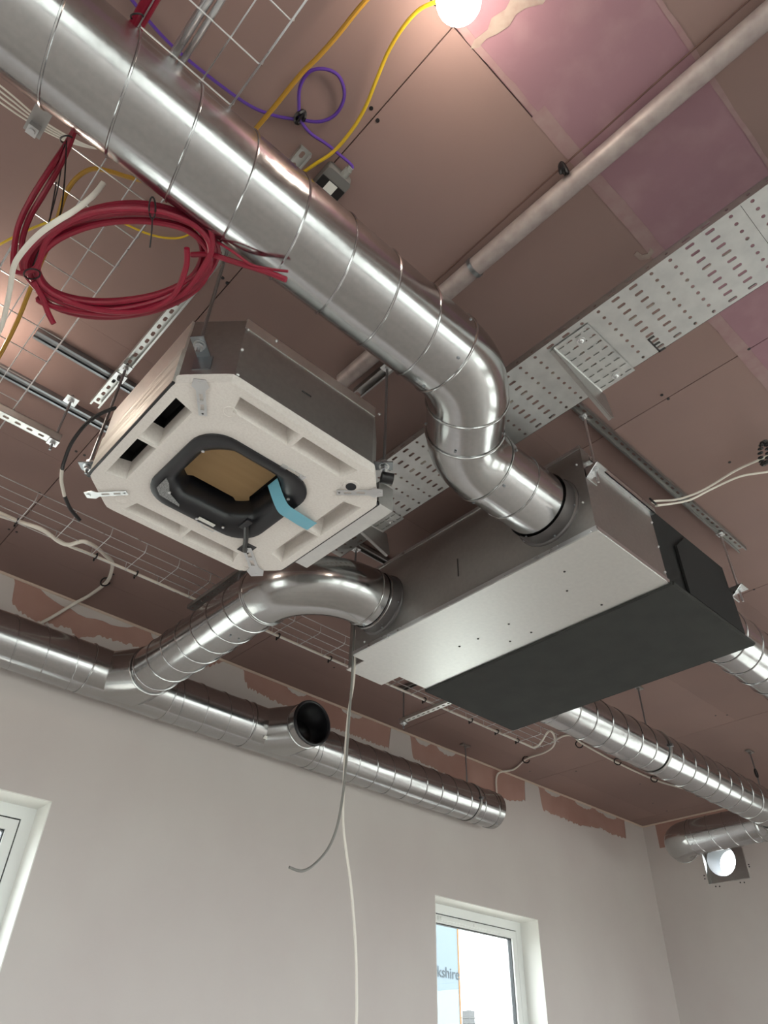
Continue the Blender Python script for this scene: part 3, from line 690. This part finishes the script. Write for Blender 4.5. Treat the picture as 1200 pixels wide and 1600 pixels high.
# rod brackets on three corners
RODS_C = [(.512, 2.258), (.515, 1.474), (1.312, 1.480)]
for x, y in RODS_C:
    zb = 3.335; c0 = Vector((CX, CY, 0)); dv = Vector((x, y, 0)) - c0; dv.z = 0; dn = dv.normalized(); tn = Vector((-dn.y, dn.x, 0))
    b_ = G().obox(Vector((x, y, zb)) - dn*.012, dn*.045, tn*.022, Vector((0,0,.0025))).obox(Vector((x, y, zb - .03)) - dn*.05, dn*.003, tn*.03, Vector((0,0,.03))).build('hanging_bracket', 'rod_steel', ca, 0)
    for dz in (-.016, .016): G().cyl((x, y, zb + dz - .006), (x, y, zb + dz + .006), .014, 6).build('nut', 'zinc', b_, 0)
    G().cyl((x, y, zb - .005), (x, y, zb - .003), .02, 16).cyl((x, y, zb + .003), (x, y, zb + .005), .02, 16).build('washer', 'zinc', b_)

# ------------------------------------------------------------------ threaded rods, struts
def rod(x, y, z0, z1, label, r=.006, m='rod_steel', group=None):
    o = thing('threaded_rod', (x, y, z0), label, 'rod', group)
    n = int((z1 - z0) / .012); pts = []; rad = []
    for i in range(n * 2 + 1): pts.append((x, y, z0 + (z1 - z0) * i / (n * 2))); rad.append(r if i % 2 else r * .82)
    G().tube(pts, rad, 8).build('shank', m, o)
    return o
def strut(p0, p1, label, up=True, wd=.046, h=.024, pitch=.05, m='galv_sheet', slot=True, group=None, name='strut_channel'):
    """C channel from p0 to p1 (web centre line), web on top when up, mouth downward"""
    p0, p1 = Vector(p0), Vector(p1); d = (p1 - p0); L = d.length; d.normalize(); n = Vector((-d.y, d.x, 0)); z = Vector((0,0,1 if up else -1))
    o = thing(name, (p0 + p1)/2 - z*(h if up else 0), label, 'channel', group)
    g = G(); k = max(1, int(L / pitch)); pl = L / k
    for i in range(k):
        c = p0 + d * (pl * (i + .5))
        if slot: g.cell(c, d, n, pl/2, wd/2, (.014, .007), .0025 )
        else: g.obox(c, d*(pl/2), n*(wd/2), Vector((0,0,.00125)))
    g.build('web', m, o, 0)
    for s in (-1, 1):
        G().obox((p0 + p1)/2 + n*s*(wd/2 - .00125) - z*(h/2), d*(L/2), n*.00125, z*(h/2)).obox((p0 + p1)/2 + n*s*(wd/2 - .004) - z*(h - .0012), d*(L/2), n*.004, z*.0012).build('flange', m, o, 0)
    return o
def washer_plate(root, x, y, z, s=.022, below=True):
    o = G().box((x - s, y - s, z - .003), (x + s, y + s, z + .003)).build('square_washer', 'zinc', root, 0)
    dz = -.009 if below else .009
    G().cyl((x, y, z + dz - .006), (x, y, z + dz + .006), .012, 6).build('nut', 'zinc', o, 0)
# strut over the left edge of the cassette, with its two rods
s1 = strut((.516, 1.02, 3.945), (.516, 2.58, 3.945), 'slotted strut channel above the left side of the cassette')
for i, (x, y) in enumerate(RODS_C[:2]):
    washer_plate(s1, x, y, 3.90)
    rod(x, y, 3.295, 3.93, ['threaded rod holding the left rear corner of the cassette', 'threaded rod holding the top corner of the cassette near the red coil'][i], .0065)
o = G().box((.49, 2.30, 3.897), (.542, 2.345, 3.903)).build('square_washer', 'zinc', s1, 0)
G().cyl((.516, 2.322, 3.885), (.516, 2.322, 3.898), .010, 6).build('nut', 'ink', o, 0)
s2 = strut((1.335, 1.20, 3.945), (1.335, 1.70, 3.945), 'short strut beside the end of the grey pipe', slot=False, m='galv_dull')
washer_plate(s2, 1.312, 1.48, 3.90)
rod(1.312, 1.480, 3.295, 3.93, 'threaded rod holding the right corner of the cassette')
# metal studs screwed to the ceiling at the left
def stud(y, xa, xb, label, wd=.05, h=.028):
    o = thing('metal_stud', ((xa+xb)/2, y, ZC - h), label, 'channel')
    G().box((xa, y - wd/2, ZC - .004), (xb, y + wd/2, ZC - .0025)).build('web', 'galv_dull', o, 0)
    for s in (-1, 1):
        G().box((xa, y + s*wd/2 - .001, ZC - h), (xb, y + s*wd/2 + .001, ZC - .0025)).box((xa, y + s*(wd/2 - .006) - .006, ZC - h), (xb, y + s*(wd/2 - .006) + .006, ZC - h + .0015)).build('flange', 'rod_steel', o, 0)
    G().tube([(xa, y, ZC - h*.5), (xb, y, ZC - h*.5)], .012, 8).build('inner_tube', 'rod_steel', o)
    return o
stud(2.425, .16, .70, 'dark metal stud on ceiling crossing behind the strut, nearer the coil')
stud(2.735, -.4, .70, 'metal stud on ceiling under the end of the slotted strut')
# trapeze carrying the left wire basket
s3 = strut((-.55, 2.655, 3.690), (.45, 2.655, 3.690), 'slotted strut trapeze under the left wire basket', up=False, h=.036)
rod(.43, 2.655, 3.64, 3.985, 'short threaded rod carrying the left basket trapeze')
washer_plate(s3, .43, 2.655, 3.685); 
for x in (.43,): G().box((x - .028, 2.655 - .028, 3.95), (x + .028, 2.655 + .028, 3.956)).cyl((x, 2.655, 3.936), (x, 2.655, 3.95), .013, 6).build('top_washer', 'zinc', s3, 0)
# strut carrying the fan coil rods
s4 = strut((2.06, 1.09, 3.985), (3.70, 1.09, 3.985), 'slotted strut on ceiling above the fan coil', m='galv_dull')
for xb, lb_ in ((2.175, 'threaded rod holding the near bracket of the fan coil'), (3.43, 'threaded rod holding the far bracket of the fan coil')):
    zb = FZ1 - .13 if xb < 3 else FZ1 - .16
    rod(xb, 1.091, zb - .08, 3.965, lb_, m='zinc'); washer_plate(s4, xb, 1.091, 3.94, .018)
# trapezes under the back wire basket
s5 = strut((3.60, 3.06, 3.712), (3.60, 3.77, 3.712), 'strut trapeze with dark slots hanging near the fan coil corner', up=False)
rod(3.60, 3.75, 3.66, 3.96, 'threaded rod of the trapeze near the fan coil corner'); washer_plate(s5, 3.60, 3.75, 3.70)
strut((3.60, 3.40, 3.995), (3.60, 3.80, 3.995), 'short dark strut on ceiling above the hanging trapeze', m='galv_dull')
s6 = strut((1.60, 2.92, 3.70), (1.60, 3.47, 3.70), 'dark strut trapeze under the back basket behind the cassette', up=False, m='galv_dull')
rod(1.60, 2.96, 3.62, 3.99, 'threaded rod of the trapeze behind the cassette')
s7 = strut((2.02, 2.60, 3.99), (2.55, 2.60, 3.99), 'dark strut on ceiling between cassette and fan coil', m='galv_dull')
rod(2.11, 2.60, 3.5, 3.97, 'threaded rod dropping behind the wide elbow'); washer_plate(s7, 2.11, 2.60, 3.945)

# duct hangers: rod, ceiling bracket and clamp band
def hanger(x, y, label, r=R):
    o = thing('duct_hanger', (x, y, ZD - r), label, 'hanger', 'duct hangers')
    G().cyl((x, y, ZD + r + .004), (x, y, ZC - .004), .006, 8).build('rod', 'rod_steel', o)
    G().box((x - .05, y - .02, ZC - .012), (x + .05, y + .02, ZC - .002)).cyl((x, y, ZC - .03), (x, y, ZC - .012), .012, 6).build('ceiling_bracket', 'galv_dull', o, 0)
    G().loft([ring((x - .012, y, ZD), (1,0,0), r + .003), ring((x - .012, y, ZD), (1,0,0), r + .006), ring((x + .012, y, ZD), (1,0,0), r + .006), ring((x + .012, y, ZD), (1,0,0), r + .003)]).build('clamp_band', 'galv_dull', o)
    for s in (-1, 1): G().box((x - .012, y + s*(r + .004) - .014, ZD - .01), (x + .012, y + s*(r + .004) + .014, ZD + .01)).build('clamp_lug', 'rod_steel', o, 0)
hanger(4.80, YW, 'duct hanger near the end of the wall duct')
hanger(4.85, 2.478, 'duct hanger behind the fan coil underside')
hanger(6.65, 2.478, 'duct hanger at the far right duct elbow')
# the big duct: the second hanger band further along
# ------------------------------------------------------------------ perforated cable tray
TX0, TX1, TZ = 1.556, 1.884, 3.70
TY0, TY1, RP = -2.2, 2.46, .0705
ct = thing('cable_tray', ((TX0+TX1)/2, .2, TZ), 'wide perforated steel cable tray running under the ceiling', 'cable tray')
ncol = 9; cw = (TX1 - TX0) / ncol; nrow = int((TY1 - TY0) / RP); g = G(); off = round((.0865 - TY0) / RP)
for i in range(nrow):
    y = .0865 + (i - off) * RP
    rd = (i - off) % 4 in (0, 1)
    for j in range(ncol):
        g.cell((TX0 + cw*(j + .5), y, TZ), (1,0,0), (0,1,0), cw/2, RP/2, (.0068, .0068) if rd else (.0058, .0165), .0015)
g.build('tray_bed', 'tray_steel', ct, 0)
yb0, yb1 = .0865 - off*RP - RP/2, .0865 + (nrow - 1 - off)*RP + RP/2
for x, s in ((TX0, 1), (TX1, -1)):
    g = G(); k = int((yb1 - yb0) / RP)
    for i in range(k): g.cell((x, yb0 + RP*(i + .5), TZ + .018), (0,1,0), (0,0,1), RP/2, .018, (.016, .005) if i % 4 in (2, 3) else (.006, .006), .0015)
    g.box((min(x, x + s*.012), yb0, TZ + .035), (max(x, x + s*.012), yb1, TZ + .0365))
    g.build('side_flange', 'galv_dull', ct, 0)  # darker steel than the bed, painting in the flange's shade
G().box((TX0 + .005, .118, TZ - .0006), (TX1 - .005, .1195, TZ + .0002)).build('tray_joint', 'ink', ct, 0)
def tray_bracket(y, label):
    o = thing('tray_bracket', (1.75, y, TZ - .13), label, 'bracket', 'tray brackets')
    g = G(); nx, ny = 8, 4; x0, x1, y0, y1 = 1.585, 1.895, y - .15, y
    cwx, cwy = (x1 - x0)/nx, (y1 - y0)/ny
    for i in range(nx):
        for j in range(ny): g.cell((x0 + cwx*(i+.5), y0 + cwy*(j+.5), TZ - .0045), (1,0,0), (0,1,0), cwx/2, cwy/2, (.004, .013), .003)
    g.build('slotted_plate', 'tray_steel', o, 0)
    G().poly([(0,0),(.335,0),(.36,-.115),(.345,-.125),(.0,-.012)], [], (x0, y + .003, TZ - .0015), (1,0,0), (0,0,1), .003).build('gusset', 'galv_dull', o, 0)
    G().obox(Vector((x0 + .175, y + .012, TZ - .068)), Vector((.175, 0, -.057)), Vector((0, .007, 0)), Vector((.0005, 0, .0015))).build('gusset_lip', 'galv_dull', o, 0)
    G().tube([(x0, y, TZ - .003), (x1, y, TZ - .003)], .0045, 6).build('fold', 'tray_steel', o)
    for px, py in ((x0 + .045, y - .09), (x1 - .03, y - .085)): G().cyl((px, py, TZ - .009), (px, py, TZ - .004), .016, 20).sphere((px, py, TZ - .010), .010, 10, 6, (1,1,.6)).build('bolt', 'zinc', o)
    return o
tray_bracket(.855, 'slotted bracket with gusset bolted under the cable tray above the S bend')
tray_bracket(2.13, 'dark bracket with gusset under the far end of the cable tray')
mk = at(1022, 540, TZ - .001)       # black marker strokes joining three slots
g = G().box((mk.x - .042, mk.y - .003, TZ - .0022), (mk.x + .042, mk.y + .003, TZ - .0006))
for q in (-.038, 0, .038): g.box((mk.x + q - .004, mk.y - .024, TZ - .0022), (mk.x + q + .004, mk.y + .003, TZ - .0006))
g.build('marker_stroke', 'ink', ct, 0)
for k in range(3): G().tube([(1.70 + .006*k, -1.0, TZ + .01), (1.69 + .008*k, 2.3, TZ + .01)], .005, 6).build('cable_in_tray', 'cable_white', ct)

# ------------------------------------------------------------------ wire baskets
def basket(axis, a0, a1, b0, b1, z, h, step, label, nb, start):
    """axis 'y' or 'x': length a0..a1, width b0..b1"""
    P = (lambda a, b, z_: Vector((b, a, z_))) if axis == 'y' else (lambda a, b, z_: Vector((a, b, z_)))
    o = thing('wire_basket', P((a0+a1)/2, (b0+b1)/2, z), label, 'cable tray')
    r = .0024
    for k in range(nb): G().cyl(P(a0, b0 + (b1-b0)*k/(nb-1), z), P(a1, b0 + (b1-b0)*k/(nb-1), z), r, 6).build('long_wire', 'zinc', o)
    for b in (b0 - .004, b1 + .004):
        G().cyl(P(a0, b, z + h), P(a1, b, z + h), r*1.2, 6).build('long_wire', 'zinc', o)
    first = None; a = start
    while a < a1:
        if first is None:
            pts = [P(a, b0 - .004, z + h), P(a, b0 - .004, z + .012), P(a, b0 + .006, z - .004), P(a, b1 - .006, z - .004), P(a, b1 + .004, z + .012), P(a, b1 + .004, z + h)]
            first = G().tube(pts, r, 6).build('cross_wire', 'zinc', o); fa = a
        else: part_copy(first, o, P(a - fa, 0, 0))
        a += step
    return o
wb1 = basket('y', -1.2, 3.1, -.06, .235, 3.735, .05, .145, 'left wire basket passing above the big duct', 4, -.902)
wb2 = basket('x', -2.9, 4.78, 3.20, 3.43, 3.745, .055, .20, 'back wire basket running parallel to the back wall', 4, -2.85)
cl = thing('basket_clamp', (-.16, 1.42, 3.68), 'small galvanised clamp plate on the left wire basket', 'bracket')
G().box((-.185, 1.30, 3.722), (-.135, 1.46, 3.726)).build('plate', 'galv_dull', cl, 0)
G().box((-.175, 1.42, 3.70), (-.145, 1.452, 3.722)).cyl((-.16, 1.436, 3.692), (-.16, 1.436, 3.70), .010, 10).build('wedge', 'zinc', cl, 0)
# steel conduit lying in the left basket
tag(G().cyl((.045, -1.0, 3.752), (.045, 1.25, 3.752), .0125, 16).cyl((.072, -1.0, 3.750), (.072, 1.15, 3.750), .009, 12).build('conduit', 'zinc'), 'bright twin steel conduit lying in the left basket', 'pipe')

# ------------------------------------------------------------------ grey pipe under the ceiling
pp = thing('pipe', (1.248, 0, 3.90), 'long pale grey pipe under the ceiling from upper right to the duct', 'pipe')
G().cyl((1.248, -3.6, 3.945), (1.248, 1.70, 3.945), .0355, 32).build('tube', 'pipe_grey', pp)
for y in (.93,):
    G().loft([ring((1.248, y - .008, 3.945), (0,1,0), .037), ring((1.248, y - .008, 3.945), (0,1,0), .040), ring((1.248, y + .008, 3.945), (0,1,0), .040), ring((1.248, y + .008, 3.945), (0,1,0), .037)]).build('pipe_clip', 'rod_steel' if y > .5 else 'zinc', pp)
tag(G().tube(spline([(1.196, -1.0, 3.988), (1.194, .0, 3.986), (1.192, .33, 3.978), (1.197, .6, 3.986), (1.205, 1.1, 3.986)]), .003, 6).build('shadow_line', 'shadow_brown'), 'thin brown shadow line beside the grey pipe', 'cable')  # strand standing in for a thin line of shadow along the pipe
tc_ = at(880, 265, 3.95)
tag(G().tube([tc_ + Vector((.016*math.cos(a), .01*math.sin(a), .02*math.sin(a*2+.4))) for a in [2*PI*i/24 for i in range(24)]], .006, 6, closed=True).obox(tc_, (.018,.0,.004), (0,.008,0), (0,0,.012)).build('cable_tie', 'tie_black'), 'black cable tie beside the grey pipe', 'cable tie')

# ------------------------------------------------------------------ festoon lamp
def lamp(x, y, z, label):
    o = thing('festoon_lamp', (x, y, z - .07), label, 'lamp', 'festoon lamps')
    G().sphere((x, y, z), .062, 24, 16).build('bulb', 'bulb', o)
    G().cyl((x, y, z + .055), (x, y, z + .13), .026, 16).build('lamp_holder', 'cable_black', o)
    return o
lamp(.548, .372, 3.83, 'glowing round bulb at the top edge of the picture')
lamp(-.06, 2.50, 3.84, 'glowing round bulb just beyond the left edge of the picture')

# ------------------------------------------------------------------ junction box
jb = thing('junction_box', (.70, 1.085, 3.95), 'small grey junction box on the ceiling beside the big duct', 'box')
jc = at(516, 290, ZC - .03); ju = Vector((0, 1, 0)); jx = jc.x; jy = jc.y
G().poly(rsq(.05, .012, 4), [], (jx, jy, ZC - .045), (1,0,0), (0,1.15,0), .043).build('box_body', 'box_grey', jb)
G().box((jx - .048, jy - .022, ZC - .0485), (jx + .048, jy + .022, ZC - .045)).build('label_band', 'tie_black', jb, 0)
G().box((jx - .018, jy - .02, ZC - .0495), (jx + .018, jy + .02, ZC - .0485)).build('paper_label', 'paper', jb, 0)
gp = at(527, 250, ZC - .025)
G().cyl((jx + .012, jy - .055, ZC - .025), (jx + .012, jy - .085, ZC - .025), .014, 12).cyl((jx + .012, jy - .085, ZC - .025), (jx + .012, jy - .098, ZC - .025), .011, 12).build('cable_gland', 'gland', jb)
G().tube([(jx + .04 + .012*math.cos(a), jy + .07 + .014*math.sin(a), ZC - .02) for a in [2*PI*i/16 for i in range(16)]], .003, 6, closed=True).build('lug', 'gland', jb)
gx, gy = jx + .012, jy - .098

# ------------------------------------------------------------------ cables
def px(L, z):   # list of (u,v[,z]) to points
    return [at(q[0], q[1], q[2] if len(q) > 2 else z) for q in L]
zc_ = ZC - .012
cable('purple_cable', px([(190,-20),(232,32),(262,65),(292,92),(340,130),(390,165),(430,181),(468,187)], zc_) + px([(500,190),(525,178),(538,150),(530,120),(508,108),(484,112),(469,135),(467,165),(470,188),(485,208),(510,225),(526,238)], zc_ - .008) + [Vector((gx, gy - .004, ZC - .025)), Vector((gx, gy + .02, ZC - .025))], .0055, 'cable_purple', 'purple cable with a tied loop on the ceiling')
pt = at(469, 183, ZC - .02)
tag(G().tube([pt + Vector((.012*math.cos(a), .02*math.sin(a), .006*math.sin(3*a))) for a in [2*PI*i/20 for i in range(20)]], .007, 6, closed=True).obox(pt, (.004, 0, 0), (0, .02, 0), (0, 0, .012)).build('cable_tie', 'tie_black'), 'black cable tie on the purple loop', 'cable tie')
cable('yellow_cable', px([(684,2,3.87),(655,15,3.90),(628,45,3.92),(606,82,3.94),(588,125,3.95),(572,165,3.96),(552,200,3.968),(522,236,3.975),(490,258,3.978),(462,278,3.98)], 3.95), .0058, 'cable_yellow', 'bright yellow cable leading to the glowing bulb')
cable('ochre_cable', px([(590,-20),(560,14),(528,54),(498,88),(470,116),(436,158),(405,195),(375,230)], 3.93), .0075, 'cable_ochre', 'thick ochre cable running down behind the big duct')
cable('yellow_cable', px([(470,290,3.985),(330,340,3.985),(292,368,3.985),(262,372,3.985),(230,365,3.985),(200,352,3.985),(185,345,3.985)], 3.98), .004, 'cable_yellow', 'thin yellow cable seen inside the red coil')
cable('ochre_cable', px([(260,290,3.80),(205,278,3.80),(172,268,3.80),(145,264,3.80),(122,276,3.80),(104,300,3.80),(92,335,3.78),(82,370,3.74),(64,410,3.68),(46,455,3.66),(28,500,3.64),(8,540,3.62),(-20,590,3.6)], 3.8), .0075, 'cable_ochre', 'bent ochre cable under the left basket')
cable('yellow_cable', px([(-20,392),(0,382),(30,366),(62,352),(100,338),(140,330)], 3.86), .0045, 'cable_yellow', 'thin yellow cable at the left edge above the coil')
# white flat cable
wp = spline(px([(162,285,3.50),(146,305,3.45),(118,328,3.40),(90,345,3.36),(62,365,3.345),(38,390,3.34),(22,415,3.34),(16,450,3.34),(10,480,3.34),(2,510,3.34),(-16,545,3.34)], 3.5), 6)
fl = G(); rgs = []
for i, p in enumerate(wp):
    t = (wp[min(i+1, len(wp)-1)] - wp[max(i-1, 0)]).normalized(); n = t.cross(Vector((.2, .3, 1)).normalized()).normalized(); b_ = t.cross(n)
    rgs.append([p + n*.008*math.cos(a) + b_*.003*math.sin(a) for a in [2*PI*q/10 for q in range(10)]])
tag(fl.loft(rgs, True, True, True).build('flat_cable', 'cable_white'), 'white flat cable hanging in front of the red coil', 'cable')
# red coil
rc = thing('cable_coil', at(187, 403, 3.42), 'coil of red cable tied under the left basket', 'cable')
rr_ = random.Random(11); pts = []
pts += px([(240,-30,3.75),(222,10,3.75),(208,42,3.745)], 3.7)
pts += px([(160,130,3.76),(110,215,3.72),(84,255,3.64),(52,305,3.56),(30,350,3.50),(22,392,3.46),(24,425,3.44)], 3.5)
NT = 9; cu, cv = 188, 404
for t in range(NT):
    a_, b_ = 143 + rr_.uniform(-18, 8), 79 + rr_.uniform(-14, 9); cu, cv = 188 + rr_.uniform(-5, 5), 404 + rr_.uniform(-6, 8)
    for k in range(10):
        th = PI - .15 - 2*PI*(k/10)      # start at left, run along the bottom
        th = PI + 2*PI*(k/10) * -1
        du = a_*math.cos(th); dv = -b_*math.sin(th)
        ro = -.10
        u = cu + du*math.cos(ro) - dv*math.sin(ro) + rr_.uniform(-3, 3); v = cv + du*math.sin(ro) + dv*math.cos(ro) + rr_.uniform(-2, 2)
        pts.append(at(u, v + 4*math.sin(t*1.7), 3.42 + .010*t - .03 + rr_.uniform(-.006, .006)))
pts += px([(60,470,3.40),(120,487,3.39),(200,490,3.38),(280,462,3.38),(325,405,3.38),(332,372,3.39),(326,352,3.40)], 3.4)
G().tube(spline(pts, 6), .0086, 8).build('red_cable', 'cable_red', rc)
G().tube(spline(px([(118,200,3.715),(98,250,3.66),(70,300,3.58),(44,345,3.52),(34,390,3.47),(50,428,3.44),(70,455,3.42)], 3.5)), .0086, 8).build('red_cable', 'cable_red', rc)
G().tube(spline(px([(300,398,3.42),(330,398,3.395),(362,408,3.37),(395,418,3.34),(425,428,3.31),(447,437,3.29)], 3.4)), .0084, 8).build('red_cable', 'cable_red', rc)
G().tube(spline(px([(330,372,3.42),(362,392,3.36),(392,413,3.335),(420,420,3.325),(450,424,3.315)], 3.4)), .004, 8).build('red_cable', 'cable_red', rc)
G().tube(spline(px([(52,440,3.39),(66,465,3.38),(75,488,3.36),(84,506,3.34)], 3.4)), .0086, 8).build('red_cable', 'cable_red', rc)
G().tube(spline(px([(292,388,3.37),(290,420,3.37),(270,462,3.37),(225,486,3.37),(160,486,3.38),(100,470,3.39)], 3.4)), .0084, 8).build('red_cable', 'cable_red', rc)
def tie_loop(u, v, z, ru, rv, root, tail=None):
    g = G().tube([at(u + ru*math.cos(a), v + rv*math.sin(a), z + .012*math.sin(a)) for a in [2*PI*i/18 for i in range(18)]], .0026, 6, closed=True)
    if tail: g.tube(spline(px(tail, z)), .0022, 6)
    return g.build('cable_tie', 'tie_black', root)
tie_loop(238, 325, 3.375, 5, 17, rc, [(238,340,3.37),(237,362,3.36),(234,387,3.34)])
tie_loop(50, 428, 3.37, 13, 8, rc, [(48,425,3.39),(72,360,3.5),(90,295,3.6),(101,225,3.69)])
tie_loop(104, 218, 3.70, 10, 6, rc, [(104,220,3.69),(101,280,3.6),(95,330,3.5),(84,355,3.45)])
G().tube(spline(px([(54,430),(70,380),(80,330),(88,285)], 3.45)), .002, 6).build('tie_tail', 'tie_black', rc)
rb = thing('cable_bundle', at(215, 25, 3.745), 'red cable bundle lying in the left basket at the top', 'cable')
for k in range(3): G().tube([(.0 - .012*k - .055, -1.1, 3.747), (-.055 - .012*k, .9, 3.747), (-.055 - .010*k, 1.12, 3.75)], .0086, 8).build('red_cable', 'cable_red', rb)
tie_loop(214, 26, 3.735, 10, 5, rb)
# black drain lead by the cassette with a clear sleeve
kb = thing('black_lead', at(140, 680, 3.55), 'black lead with pale sleeve hanging left of the cassette', 'cable')
G().tube(spline(px([(182,637,3.58),(160,645,3.56),(135,662,3.53),(112,692,3.50),(100,722,3.48),(97,735,3.475)], 3.5)), .0075, 8).build('lead', 'cable_black', kb)
G().tube(spline(px([(97,733,3.475),(96,752,3.465),(101,776,3.45)], 3.5)), .0078, 8).build('sleeve', 'cable_white', kb)
G().tube(spline(px([(101,775,3.45),(110,795,3.44),(125,813,3.425)], 3.5)), .0080, 8).build('lead', 'cable_black', kb)
# white cables near the wall basket
cable('white_cable', px([(-15,796,3.77),(0,802,3.77),(30,815,3.77),(65,827,3.75),(92,846,3.74),(108,851,3.74)], 3.76) + px([(130,846,3.75),(150,855,3.78),(165,868,3.84)], 3.8) + px([(175,878,3.9),(174,893,3.97),(166,910,3.985),(140,930,3.985)], 3.98) + [aty(116, 943, Y1 - .022), aty(85, 962, Y1 - .022), aty(57, 977, Y1 - .022), aty(20, 995, Y1 - .022)], .011, 'cable_white', 'white cable leaving the back basket toward the wall')
cable('white_cable', px([(-15,798,3.755),(0,806,3.755),(60,826,3.755),(104,851,3.755)], 3.755) + [Vector((.95, 3.435, 3.752)), Vector((1.3, 3.43, 3.752)), Vector((2.1, 3.43, 3.752)), Vector((3.4, 3.43, 3.752)), Vector((4.55, 3.43, 3.752)), Vector((4.75, 3.40, 3.752))] + px([(857,1143,3.76),(866,1150,3.82),(865,1165,3.90),(850,1176,3.96),(822,1186,3.985),(803,1202,3.985)], 3.9) + [Vector((5.42, Y1 - .03, 3.93)), Vector((5.40, Y1 - .02, 3.72))], .0085, 'cable_white', 'white cable along the back basket looping to the wall at its end')
cable('white_cable', px([(862,1160,3.97),(880,1150,3.985),(895,1150,3.985),(907,1160,3.985),(935,1176,3.985),(965,1192,3.985),(1022,1218,3.985),(1060,1230,3.985),(1085,1236,3.985)], 3.98), .0085, 'cable_white', 'white cable on the ceiling held by small black rings')
for i, (u, v) in enumerate([(905,1163),(965,1190),(1022,1217),(822,1187),(165,909),(1091,1240)]):
    p = at(u, v, ZC - .03); wh = ['nearest the spiral duct', 'in the middle of the white ceiling cable', 'on the white ceiling cable toward the corner', 'where the cable drops to the wall duct end', 'on the white cable at lower left', 'last on the ceiling cable, under the far duct'][i]
    d1 = (at(u + 6, v, ZC - .03) - p).normalized()
    tag(G().tube([p + d1*.030*math.cos(a) + Vector((0, 0, 1))*.030*math.sin(a) for a in [.5 + 5.6*k/20 for k in range(21)]], .005, 6).build('cable_ring', 'tie_black'), 'small black open ring clip ' + wh, 'clip', 'ring clips on the ceiling')
# black ties along the back basket edge
for i, x in enumerate((.55, .98, 1.22, 1.72, 2.20, 2.62, 2.9, 3.5, 4.0, 4.3, 4.55)):
    z = 3.752
    tag(G().tube([(x, 3.43 + .016*math.cos(a), z + .016*math.sin(a)) for a in [2*PI*k/14 for k in range(14)]], .0042, 6, closed=True).box((x - .004, 3.445, z - .022), (x + .004, 3.452, z + .01)).build('cable_tie', 'tie_black'), 'black cable tie on the front edge of the back basket, %s from the left' % ['first','second','third','fourth','fifth','sixth','seventh','eighth','ninth','tenth','eleventh'][i], 'cable tie', 'ties on the back basket')
# pair of white cables at right
cable('white_cable', [Vector((2.66, 1.08, 3.70))] + px([(1022,783,3.72),(1060,780,3.85),(1100,765,3.93),(1150,735,3.96),(1192,716,3.97),(1225,700,3.97)], 3.9), .0055, 'cable_white', 'upper white cable from fan coil corner to the right edge')
cable('white_cable', [Vector((2.67, 1.07, 3.69))] + px([(1028,790,3.72),(1075,782,3.84),(1110,765,3.92),(1155,745,3.95),(1195,738,3.96),(1225,733,3.96)], 3.9), .0055, 'cable_white', 'lower white cable from fan coil corner to the right edge')
tj = at(1020, 783, 3.715)
tag(G().tube([tj + Vector((.014*math.cos(a), .008*math.sin(a), .018*math.sin(a))) for a in [2*PI*k/14 for k in range(14)]], .005, 6, closed=True).build('cable_tie', 'tie_black'), 'black cable tie at the fan coil corner', 'cable tie')
ch = thing('tie_chain', at(1193, 708, 3.95), 'black beaded tie loop hanging at the right edge', 'cable tie')
for k in range(16):
    a = 2*PI*k/16; c0 = at(1194 + 6*math.cos(a), 708 + 18*math.sin(a), 3.93)
    G().tube([c0 + Vector((.010*math.cos(b), .010*math.sin(b), .004*math.cos(b))) for b in [2*PI*q/10 for q in range(10)]], .0045, 5, closed=True).build('link', 'tie_black', ch)
bt = Vector((6.65, 2.478, 3.80))
tag(G().tube([bt + Vector((.02*math.cos(a), 0, .035*math.sin(a))) for a in [2*PI*k/16 for k in range(16)]], .008, 6, closed=True).build('cable_tie', 'tie_black'), 'black tie loop beside the far right hanger', 'cable tie')
# thin white wires behind the duct at upper left
for k in range(4):
    cable('white_wire', px([(-20,118 + 9*k),(20,150 + 8*k),(60,184 + 5*k),(105,212 + 3*k),(150,232),(185,230)], 3.90), .003, 'cable_white', 'thin white wire above the left basket, %s of the four' % ['uppermost','second','third','lowest'][k], 'thin white wires at upper left')
# hanging cables at the centre
def pw(L, y): return [aty(u, v, y) for u, v in L]
cable('grey_cable', pw([(553,975),(552,1010),(550,1060),(545,1130),(541,1190),(536,1240),(527,1290),(513,1325),(492,1350),(472,1361),(452,1355)], 2.70), .0062, 'cable_grey', 'grey cable hanging with its end curled to the left')
cable('white_cable', pw([(556,985),(553,1060),(545,1110),(540,1165),(537,1230),(536,1285),(541,1330),(549,1390),(555,1470),(557,1540),(556,1620)], 2.73) + [Vector((2.36, 2.73, 1.2)), Vector((2.34, 2.75, .4)), Vector((2.30, 2.78, .02))], .0062, 'cable_white', 'long white cable hanging down past the wall')
